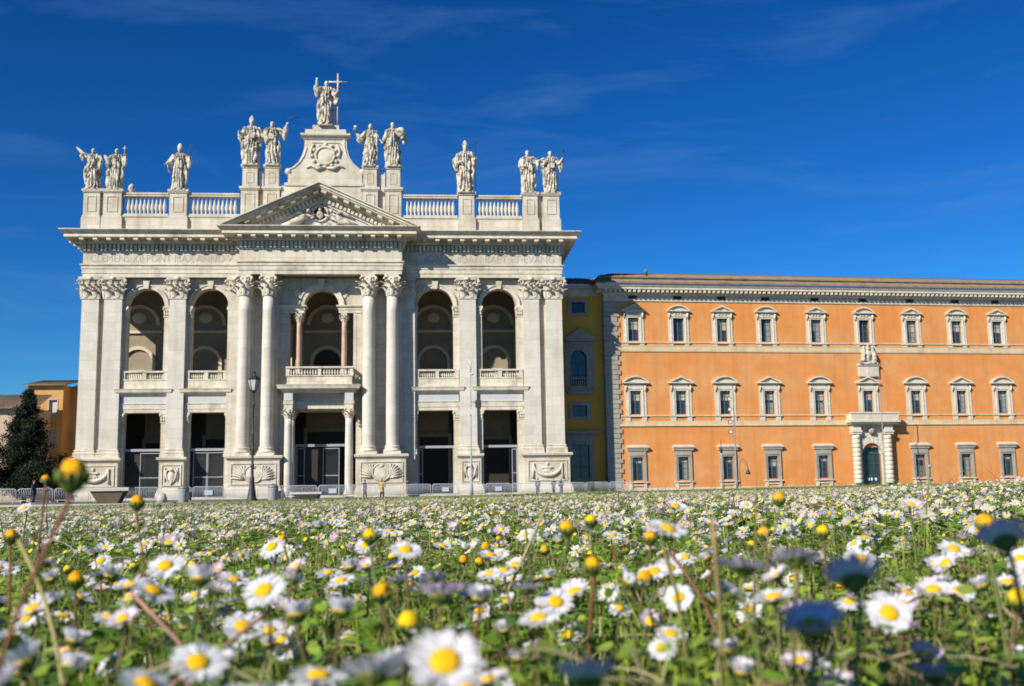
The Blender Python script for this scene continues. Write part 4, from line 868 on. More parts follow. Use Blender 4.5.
wr = random.Random(8); BLIND = mat('blind_cloth', (.42, .40, .34), .9, .1, 3)
used = set()
def put_window(key, u):
    p = protos[key]
    if key in used: o = copy_tree(p, pal)
    else: o = p; used.add(key); COL.objects.link(o); o.parent = pal
    o.location = (u, 0, 0)
    a, z0, z1 = {'top': (.72, 19.0, 22.0), 'mid': (.70, 9.6, 12.6), 'low': (.68, 1.3, 4.2)}[key[0]]; v = wr.random()
    if v < .3: q = MB().box(-a+.1, a-.1, -.375, -.365, z1-(z1-z0)*wr.uniform(.2, .5), z1-.1).build('blind_reflection', BLIND, o)
    elif v < .6: sg = wr.choice((-1, 1)); x0, x1 = sorted((sg*.08, sg*(a-.1))); q = MB().box(x0, x1, -.375, -.36, z0+.12, z1-.12-(z1-z0)*wr.choice((0, .25))).build('shutter', CURT, o)
    elif v < .75: q = MB().box(-a+.1, a-.1, -.375, -.365, z0+.1, z0+(z1-z0)*.5).build('blind_reflection', CURT, o)  # grey lower-half sheet puts a pane reflection into colour
for i, c in enumerate(TOPU):
    put_window(('top', i % 2), c); put_window(('mid', (i+1) % 2), c)
    if abs(c-34.65) > 1: put_window(('low', 0), c)
# --- portal
pr = empty('portal', (0, 0, 0)); pr.parent = pal
q = MB(); cu, r = 34.55, 1.35
arch_fill(q, 33.0, 36.1, cu, r, 4.4, 8.0, -.4, .25, 14); q.box(33.0, cu-r, -.4, .25, -.2, 4.4).box(cu+r, 36.1, -.4, .25, -.2, 4.4)
for k in range(9):
    a0 = math.pi*(k+.06)/9; a1 = math.pi*(k+.94)/9; A = [(cu+r*math.cos(a), 4.4+r*math.sin(a)) for a in (a0, a1)]; B_ = [(cu+(r+.85)*math.cos(a), 4.4+(r+.85)*math.sin(a)) for a in (a1, a0)]
    q.prism([A[0], B_[1], B_[0], A[1]], .2, .42)
q.build('archway', PSTONE, pr)
for c in (32.35, 36.75):
    q = MB().box(c-.62, c+.62, -.02, .5, -.2, .5)
    for k in range(11):
        z = .55+k*.57; q.lathe(c, .5, [(.51, z), (.54, z+.04), (.54, z+.44), (.51, z+.48), (.46, z+.49), (.46, z+.57)], 14)
    q.box(c-.6, c+.6, -.02, 1.0, 6.85, 7.1).box(c-.66, c+.66, -.02, 1.1, 7.1, 7.35).box(c-.55, c+.55, -.02, .95, 7.35, 8.1)
    q.build('rusticated_column', PSTONE, pr)
q = MB().box(31.75, 37.6, -.02, .55, 7.5, 8.1)
for k in range(3): q.ell((34.55, -.6, 7.3), (.45, .35, .5))
q.build('portal_frieze', PSTONE, pr)
MB().frustum(31.5, 37.85, -.02, 1.3, 8.1, 31.2, 38.15, -.02, 1.6, 8.4).box(31.2, 38.15, -.02, 1.6, 8.4, 8.6).box(31.4, 37.95, 1.2, 1.5, 8.6, 9.5).box(31.4, 31.7, 0, 1.2, 8.6, 9.5).box(37.65, 37.95, 0, 1.2, 8.6, 9.5).box(31.3, 38.05, 1.1, 1.6, 9.5, 9.7).build('balcony', PSTONE, pr)
q = MB().prism([(cu-r, -.2), (cu+r, -.2), (cu+r, 4.4)]+arch_pts(cu, r, 4.4, 12)[1:-1]+[(cu-r, 4.4)], -.5, -.45); d = q.build('door', GLASS, pr)
DGR = mat('door_green', (.05, .09, .09), .5, .1, 4)
q = MB()
for x in (cu-r, cu-.55, cu+.45, cu+r-.1): q.box(x, x+.1, -.45, -.38, -.2, 4.4)
for z in (-.1, 1.5, 3.0, 4.3): q.box(cu-r, cu+r, -.45, -.36, z, z+.1)
q.prism([(cu-.7, 4.4), (cu+.7, 4.4), (cu, 5.1)], -.45, -.4)
q.build('door_frame', DGR, d)
for a_, b_ in ((-.5, -.2), (-.05, .2), (.55, .8)): MB().box(cu+a_, cu+b_, -.37, -.35, .9, 1.25).build('notice', SIGNW, d)
q = MB().box(33.45, 36.2, -.02, .35, 14.45, 15.9).box(33.3, 36.35, -.02, .5, 15.9, 16.1).box(34.6, 34.85, .3, .4, 14.8, 15.7)
crest_base = q.build('crest_block', PSTONE, pal)
q = MB(); x = 34.85
q.ell((x, -.35, 17.2), (.55, .25, .8)); q.ell((x, -.5, 17.25), (.4, .2, .6)); q.box(x-.9, x+.9, .1, .35, 16.2, 18.3); q.ell((x, -.4, 18.2), (.35, .25, .35)); q.tube([(x-.4, -.35, 18.0), (x, -.45, 18.65), (x+.4, -.35, 18.0)], [.12, .18, .12])
for sg in (-1, 1):
    q.tube([(x+sg*.6, -.4, 18.0), (x+sg*.75, -.5, 17.3), (x+sg*.8, -.45, 16.7), (x+sg*1.15, -.35, 16.2)], [.2, .32, .3, .2], 8); q.ell((x+sg*.62, -.45, 18.3), (.17, .18, .22)); q.tube([(x+sg*.7, -.5, 17.9), (x+sg*1.0, -.4, 17.5), (x+sg*.5, -.6, 17.2)], [.1, .1, .08], 6)
q.box(x-1.25, x+1.25, 0, .6, 16.08, 16.3)
cr = link_mesh('carved_crest', remesh(q, .06, 'carved_crest', STAT, lambda c: .09*noise.noise(c*4.5)), pal)
# ================================================================ ochre link building between basilica and palace
ye = empty('ochre_building', BO, BY, 'narrow ochre building in shadow between the basilica and the orange palace', 'building')
PB_ = -7.9
yh = [(30.96, 33.08, 13.3, 18.1), (31.2, 32.99, 9.55, 10.95), (30.9, 33.15, 1.75, 5.95), (31.3, 33.0, 23.0, 24.4)]
q = MB(); wall_holes(q, 28.6, 35.85, -.25, 25.2, yh, PB_-.6, PB_); q.build('wall', YELLOW, ye)
MB().box(28.6, 35.85, -20, PB_-.61, -.2, 25.2).build('rear_block', YELLOW, ye)
MB().box(28.6, 35.95, PB_-1, PB_+.1, 25.2, 25.5).box(28.6, 35.95, PB_-1, PB_+.06, 25.5, 26.2).box(28.6, 35.95, PB_-1, PB_+.3, 26.2, 26.4).box(28.6, 35.95, PB_-1, PB_+.55, 26.4, 26.6).build('cornice', PSTONE, ye)
tile_roof('roof', (28.6, 35.9, PB_+.75, 26.72), (28.6, 35.9, PB_-7, 29.0), ye)
def ywin(fr, pane, arch=False):
    w = empty('window'); w.parent = ye; a, b, c, d = pane; A, B2, C2, D2 = fr
    q = MB()
    if arch:
        r = (b-a)/2; cu = (a+b)/2; zs = d-r
        q.box(A, a, PB_-.4, PB_+.16, C2, zs).box(b, B2, PB_-.4, PB_+.16, C2, zs).box(A, B2, PB_-.02, PB_+.16, C2-.3, c)
        arch_fill(q, A, B2, cu, r, zs, D2, PB_-.4, PB_+.16, 14); arch_band(q, cu, r, r+.28, zs, PB_+.1, PB_+.24, 14)
    else: q.box(A, a, PB_-.4, PB_+.13, C2, D2).box(b, B2, PB_-.4, PB_+.13, C2, D2).box(a, b, PB_-.4, PB_+.13, d, D2).box(a, b, PB_-.4, PB_+.13, C2, c)
    q.build('frame', GSTONE, w); MB().box(a, b, PB_-.45, PB_-.4, c, d).build('pane', GLASS, w)
    q = MB()
    n = 1 if d-c < 2 else 2
    q.box((a+b)/2-.05, (a+b)/2+.05, PB_-.4, PB_-.33, c, d if not arch else d-1.2)
    for k in range(1, n+1): zz = c+(d-c)*k/(n+1); q.box(a, (a+b)/2-.05, PB_-.4, PB_-.34, zz-.04, zz+.04).box((a+b)/2+.05, b, PB_-.4, PB_-.34, zz-.04, zz+.04)
    q.build('sash', SASH, w); return w
w = ywin((30.3, 34.0, 13.1, 19.2), yh[0], True)
q = MB().box(30.35, 34.3, PB_-.02, PB_+.6, 19.25, 19.5); q.prism([(30.1, 19.5), (34.6, 19.5), (32.35, 21.0)], PB_-.02, PB_+.55); q.build('pediment', GSTONE, w)
q = MB().box(30.9, 33.15, PB_+.16, PB_+.34, 14.35, 14.5).box(30.9, 33.15, PB_+.16, PB_+.34, 13.3, 13.45)
for k in range(8): q.lathe(31.05+k*.28, PB_+.25, [(.05, 13.45), (.09, 13.8), (.05, 14.35)], 6)
q.build('balustrade', GSTONE, w); MB().box(30.5, 33.6, PB_+.0, PB_+.5, 12.4, 12.75).build('sill', GSTONE, w)
ywin((30.7, 33.5, 9.2, 11.4), yh[1]); w = ywin((30.4, 33.7, 1.3, 6.5), yh[2])
MB().box(30.2, 33.9, PB_, PB_+.12, 6.5, 7.2).box(30.0, 34.4, PB_, PB_+.7, 7.4, 7.65).box(30.3, 34.1, PB_, PB_+.3, 7.2, 7.4).build('hood', GSTONE, w)
ywin((30.78, 33.5, 22.6, 24.85), yh[3])
MASTP = mat('weathered_steel', (.33, .34, .34), .5, .1, 4)
# ================================================================ buildings and trees at the far left
lb = empty('peach_building', (-69.0, 150, 0), R(4), 'peach-orange plastered house behind the dark tree at the left', 'building')
hs = [(3.0, 4.1, 11.7, 14.1), (3.1, 4.2, 7.9, 9.9)]
q = MB(); wall_holes(q, 0, 4.9, -.5, 16.3, hs, -.4, 0); q.build('wall', PEACH, lb)
MB().box(0, 4.9, -14, -.41, -.5, 16.3).box(4.9, 12, -14, -3.2, -.5, 16.2).build('wall', PEACH, lb)
for h_ in hs:
    f = MB().box(h_[0]-.15, h_[0], -.1, .06, h_[2]-.15, h_[3]+.15).box(h_[1], h_[1]+.15, -.1, .06, h_[2]-.15, h_[3]+.15).box(h_[0], h_[1], -.1, .06, h_[3], h_[3]+.15).box(h_[0], h_[1], -.1, .06, h_[2]-.15, h_[2]).build('window', CONC, lb)
    MB().box(h_[0], h_[1], -.35, -.3, h_[2], h_[3]).build('shutter', MARBLE, f)
tile_roof('roof', (-.5, 5.3, .7, 16.25), (-.5, 5.3, -7, 17.6), lb); tile_roof('roof', (5.3, 12, -2.6, 16.15), (5.3, 12, -8, 17.3), lb)
lb2 = empty('beige_house', (-85, 141, 0), R(6), 'beige house with a dark sloping tiled roof at the left edge', 'house')
hs = [(17.6, 18.8, 9.2, 11.0), (14.0, 15.2, 9.2, 11.0)]
q = MB(); wall_holes(q, 0, 20.2, -.5, 12.4, hs, -.4, 0); q.box(0, 20.2, -10, -.41, -.5, 12.4).build('wall', BEIGE, lb2)
for h_ in hs: MB().box(h_[0], h_[1], -.35, -.3, h_[2], h_[3]).build('window', GLASS, lb2)
tile_roof('roof', (-1, 20.8, .9, 12.4), (-1, 20.8, -5, 14.6), lb2)
def conifer(x, y, z, H, Rb, seed, label, n_br=150, grp='dark conifers at the left edge'):
    rn = np.random.RandomState(seed); root = empty('conifer_tree', (x, y, z), 0, label, 'tree', grp)
    MB().tube([(0, 0, 0), (.05, 0, H*.5), (0, .05, H*.97)], [.22, .14, .03], 8).build('trunk', BARK, root)
    br = MB(); V = []; F = []; T = []
    for i in range(n_br):
        t = rn.uniform(.04, 1)**.9; zz = H*t; a = rn.uniform(0, 6.283); L_ = Rb*(1-t)**.95*rn.uniform(.45, 1.3)+.12
        d = Vector((math.cos(a), math.sin(a), rn.uniform(.05, .55))); e = Vector((0, 0, zz))+d*L_
        br.tube([(0, 0, zz), tuple(Vector((0, 0, zz-.05*L_))*.5+e*.5), tuple(e)], [.04, .025, .01], 4)
        m = int(70+90*L_)
        s = rn.uniform(.15, 1.05, m); c = np.array([[0, 0, zz]])+s[:, None]*np.array([[d.x*L_, d.y*L_, d.z*L_]])+rn.normal(0, .13+.07*L_, (m, 3))*np.array([1, 1, .8])
        for q in c:
            V.append(q); T.append(rn.uniform(.4, 1.5))
    V = np.array(V); n = len(V); sz = rn.uniform(.06, .15, n)
    a = rn.normal(0, 1, (n, 3)); a /= np.linalg.norm(a, axis=1)[:, None]; b = np.cross(a, rn.normal(0, 1, (n, 3))); b /= np.linalg.norm(b, axis=1)[:, None]
    P = np.stack([V-a*sz[:, None], V+b*sz[:, None]*.5, V+a*sz[:, None], V-b*sz[:, None]*.5], 1).reshape(-1, 3)
    tint = np.array(T)[:, None]*np.array([[.022, .034, .015]])
    crown = np_mesh('crown', P, 4, LEAFD, np.repeat(tint, 4, 0)); link_mesh('crown', crown, root); br.build('branches', BARK, root)
    return root
def np_mesh(name, verts, k, m, tint=None, smooth=False, faces=None):
    """verts (n,3); faces: consecutive k-gons unless given as (f,k) array"""
    verts = np.ascontiguousarray(verts, dtype=np.float32); me = bpy.data.meshes.new(name)
    idx = np.arange(len(verts), dtype=np.int32) if faces is None else np.ascontiguousarray(faces, dtype=np.int32).ravel()
    nf = len(idx)//k
    me.vertices.add(len(verts)); me.vertices.foreach_set('co', verts.ravel()); me.loops.add(len(idx)); me.loops.foreach_set('vertex_index', idx)
    me.polygons.add(nf); me.polygons.foreach_set('loop_start', np.arange(0, nf*k, k, dtype=np.int32))
    try: me.polygons.foreach_set('loop_total', np.full(nf, k, dtype=np.int32))
    except Exception: pass
    ms = m if isinstance(m, (list, tuple)) else [m]
    for x in ms: me.materials.append(x)
    if smooth: me.polygons.foreach_set('use_smooth', np.ones(nf, dtype=bool))
    me.update(calc_edges=True)
    if tint is not None:
        at = me.color_attributes.new('tint', 'FLOAT_COLOR', 'POINT'); c = np.ones((len(verts), 4), dtype=np.float32); c[:, :3] = tint; at.data.foreach_set('color', c.ravel())
    return me
conifer(-45.9, 100, -.3, 10.6, 3.5, 4, 'pointed dark conifer in front of the peach building', 230)
conifer(-50.0, 97, -.3, 7.0, 2.7, 9, 'lower dark conifer cut by the left edge of the view', 170)
conifer(-44.0, 104, -.3, 4.4, 1.0, 12, 'small dark conifer between the pointed one and the basilica', 80)
# ================================================================ crowd barriers
def barrier():
    root = bpy.data.objects.new('crowd_barrier', None); f = MB(); w = 2.45
    f.tube([(0, 0, .2), (0, 0, 1.0), (.06, 0, 1.08), (.14, 0, 1.12), (w-.14, 0, 1.12), (w-.06, 0, 1.08), (w, 0, 1.0), (w, 0, .2)], .032, 6); f.tube([(0, 0, .22), (w, 0, .22)], .02, 6); f.build('frame', GALV, root)
    b = MB()
    for k in range(1, 20): b.tube([(w*k/20, 0, .22), (w*k/20, 0, 1.1)], .015, 5)
    b.build('bars', GALV, root)
    for x in (.2, w-.2): MB().tube([(x, -.3, .02), (x, -.26, .06), (x, 0, .2), (x, .26, .06), (x, .3, .02)], .02, 5).build('foot', GALV, root)
    return root
bp = barrier(); a = Vector((-47.5, 77.6)); e = Vector((11.6, 104.2)); d = (e-a); n = round(d.length/2.56); ang = math.atan2(d.y, d.x)
rn = random.Random(2)
for k in range(n):
    o = bp if k == 0 else copy_tree(bp)
    if k == 0: COL.objects.link(o)
    pos = a+d*(k/n); o.location = (pos.x, pos.y, -.2); o.rotation_euler = (0, 0, ang+rn.uniform(-.03, .03))
    tag(o, 'grey steel crowd barrier in the long line across the front of the basilica', 'barrier', 'steel crowd barriers in a line')
    if k in (9, 13, 17, 19): MB().box(.9, 1.55, .03, .05, .45, .85).build('sign_plate', SIGNW, o); o['label'] = {9: 'steel barrier with a white notice before the second doorway from the left', 13: 'steel barrier with a white notice before the central columned porch', 17: 'steel barrier with a white notice before the doorway second from the right', 19: 'steel barrier with a white notice before the rightmost doorway'}[k]
# ================================================================ street furniture
t = empty('street_lamp', (-14.25, 58, -.2), 0, 'dark cast iron street lamp with one glass lantern before the left central columns', 'street lamp')
MB().lathe(0, 0, [(.30, 0), (.31, .15), (.25, .2), (.23, .35), (.16, .75), (.12, 1.2), (.13, 1.3), (.09, 1.38), (.075, 1.8), (.1, 1.9), (.1, 2.0), (.065, 2.1), (.06, 2.7), (.1, 2.8), (.06, 2.9), (.05, 3.6), (.08, 3.65), (.05, 3.72), (.042, 5.2), (.075, 5.26), (.04, 5.35), (.035, 5.95), (.06, 6.0)], 12).build('post', BLACKM, t)
l_ = MB()
l_.lathe(0, 0, [(.05, 5.95), (.14, 6.02), (.17, 6.08)], 6, False); l_.lathe(0, 0, [(.36, 6.66), (.38, 6.7), (.2, 6.86), (.1, 6.9), (.08, 7.0), (.12, 7.05), (.03, 7.15)], 6, False)
for k in range(6): an = k*math.pi/3; l_.tube([(.17*math.cos(an), .17*math.sin(an), 6.08), (.35*math.cos(an), .35*math.sin(an), 6.68)], .016, 4)
ln = l_.build('lantern', BLACKM, t); MB().lathe(0, 0, [(.15, 6.09), (.33, 6.65)], 6, False).build('glass', LGLASS, ln)
t = empty('lamp_post', (-3.6, 90, -.2), 0, 'tall thin pale lamp post with a slender head before the right-hand bays', 'lamp post')
MB().lathe(0, 0, [(.13, 0), (.13, .9), (.09, 1.0), (.08, 3.6), (.055, 3.7), (.045, 10.6)], 10).build('post', MASTP, t)
MB().tube([(0, 0, 10.2), (-.05, 0, 10.9), (-.28, 0, 11.4), (-.3, 0, 11.75), (-.1, 0, 11.8), (.05, 0, 11.3), (.02, 0, 10.5)], .045, 6).ell((.08, 0, 10.35), (.22, .14, .09)).build('lamp_head', PALE, t)
MB().tube([(0, 0, 8.0), (.5, 0, 7.9)], .03, 6).box(.4, .9, -.15, .2, 7.5, 8.1).build('floodlight', BLACKM, t)
MB().box(-.12, .12, .1, .25, 6.9, 7.3).build('control_box', PALE, t)
t = empty('floodlight_mast', (22.95, 110, -.2), 0, 'slim mast hung with four dark floodlights before the orange palace', 'light mast')
MB().lathe(0, 0, [(.11, 0), (.11, 1.0), (.08, 1.1), (.05, 10.9)], 10).build('post', MASTM, t)
for z in (9.6, 8.5, 7.2, 6.2):
    o = MB().tube([(0, 0, z+.1), (-.35, 0, z)], .03, 5).box(-.62, -.28, -.12, .22, z-.22, z+.16).build('floodlight', BLACKM, t)
    MB().box(-.6, -.3, .22, .24, z-.18, z+.1).build('glass', LGLASS, o)
t = empty('hook_shape', (21.2, 100, -.2), 0, 'small dark shape with a curved hook arm before the orange wall', 'street lamp')  # dark hooked form standing free before the orange wall
MB().tube([(0, 0, 0), (0, 0, 2.5), (.08, 0, 2.95), (.35, 0, 3.08), (.62, 0, 2.85), (.74, 0, 2.45), (.75, 0, 2.15)], .025, 7).tube([(.15, 0, 2.85), (.4, 0, 2.8), (.6, 0, 2.35)], .018, 5).build('post', BLACKM, t)
MB().lathe(.76, 0, [(.2, 1.62), (.24, 1.72), (.14, 1.95), (.05, 2.05), (.05, 2.2)], 8).build('lantern', BLACKM, t)
t = empty('flagpole', (46.3, 133.0, -.2), 0, 'thin white pole standing in front of the palace portal', 'pole')
MB().lathe(0, 0, [(.13, 0), (.13, .6), (.075, .7), (.05, 15.2), (.09, 15.25), (.02, 15.4)], 8).build('pole', MASTP, t); MB().box(-.3, .3, -.3, .3, 0, .12).build('base', CONC, t)
t = empty('lamp_post', (24.9, 127, -.2), 0, 'short lantern on a pale post beside the fourth ground-floor palace window', 'lamp post')
MB().lathe(-.1, 0, [(.1, 0), (.07, 4.4), (.14, 4.5)], 8).build('post', PALE, t); MB().lathe(-.1, 0, [(.12, 4.5), (.16, 5.0), (.05, 5.3), (.02, 6.2)], 6).build('lantern', BLACKM, t)
t = empty('stone_bench', (-22.8, 60, -.2), R(3), 'flat stone slab bench on a tapering base at the left of the lawn', 'bench')
MB().box(-1.35, 1.25, -.6, .5, .72, .92).build('slab', CONC, t); MB().frustum(-.45, .6, -.4, .3, 0, -.9, .95, -.5, .4, .72).build('base', BENCHB, t)
def bin_(x, y, label):
    t = empty('litter_bin', (x, y, -.2), 0, label, 'litter bin'); MB().lathe(0, 0, [(.25, 0), (.27, .05), (.3, .7), (.31, .75), (.28, .78)], 14).build('body', MASTP, t); MB().lathe(0, 0, [(.31, .78), (.3, .84), (.2, .95), (.04, 1.0)], 14).build('lid', MASTM, t)
    MB().box(.1, .42, -.2, .2, .15, .6).build('side_box', BLACKM, t)
bin_(-18.75, 60.5, 'grey litter bin before the second pedestal from the left'); bin_(-14.55+1.0, 60, 'grey litter bin just right of the cast iron street lamp')
t = empty('stone_bollard', (-19.95, 60.5, -.2), 0, 'low rounded stone block left of the litter bin', 'bollard'); MB().lathe(0, 0, [(.3, 0), (.28, .3), (.2, .5), (.05, .58)], 12).build('body', CONC, t)
t = empty('stone_bench', (-11.6, 60, -.2), R(-4), 'low dark-based stone slab right of the cast iron lamp', 'bench')
MB().box(-.9, .9, -.4, .4, .38, .5).build('slab', CONC, t); MB().frustum(-.5, .5, -.3, .3, 0, -.7, .7, -.35, .35, .38).build('base', BLACKM, t)
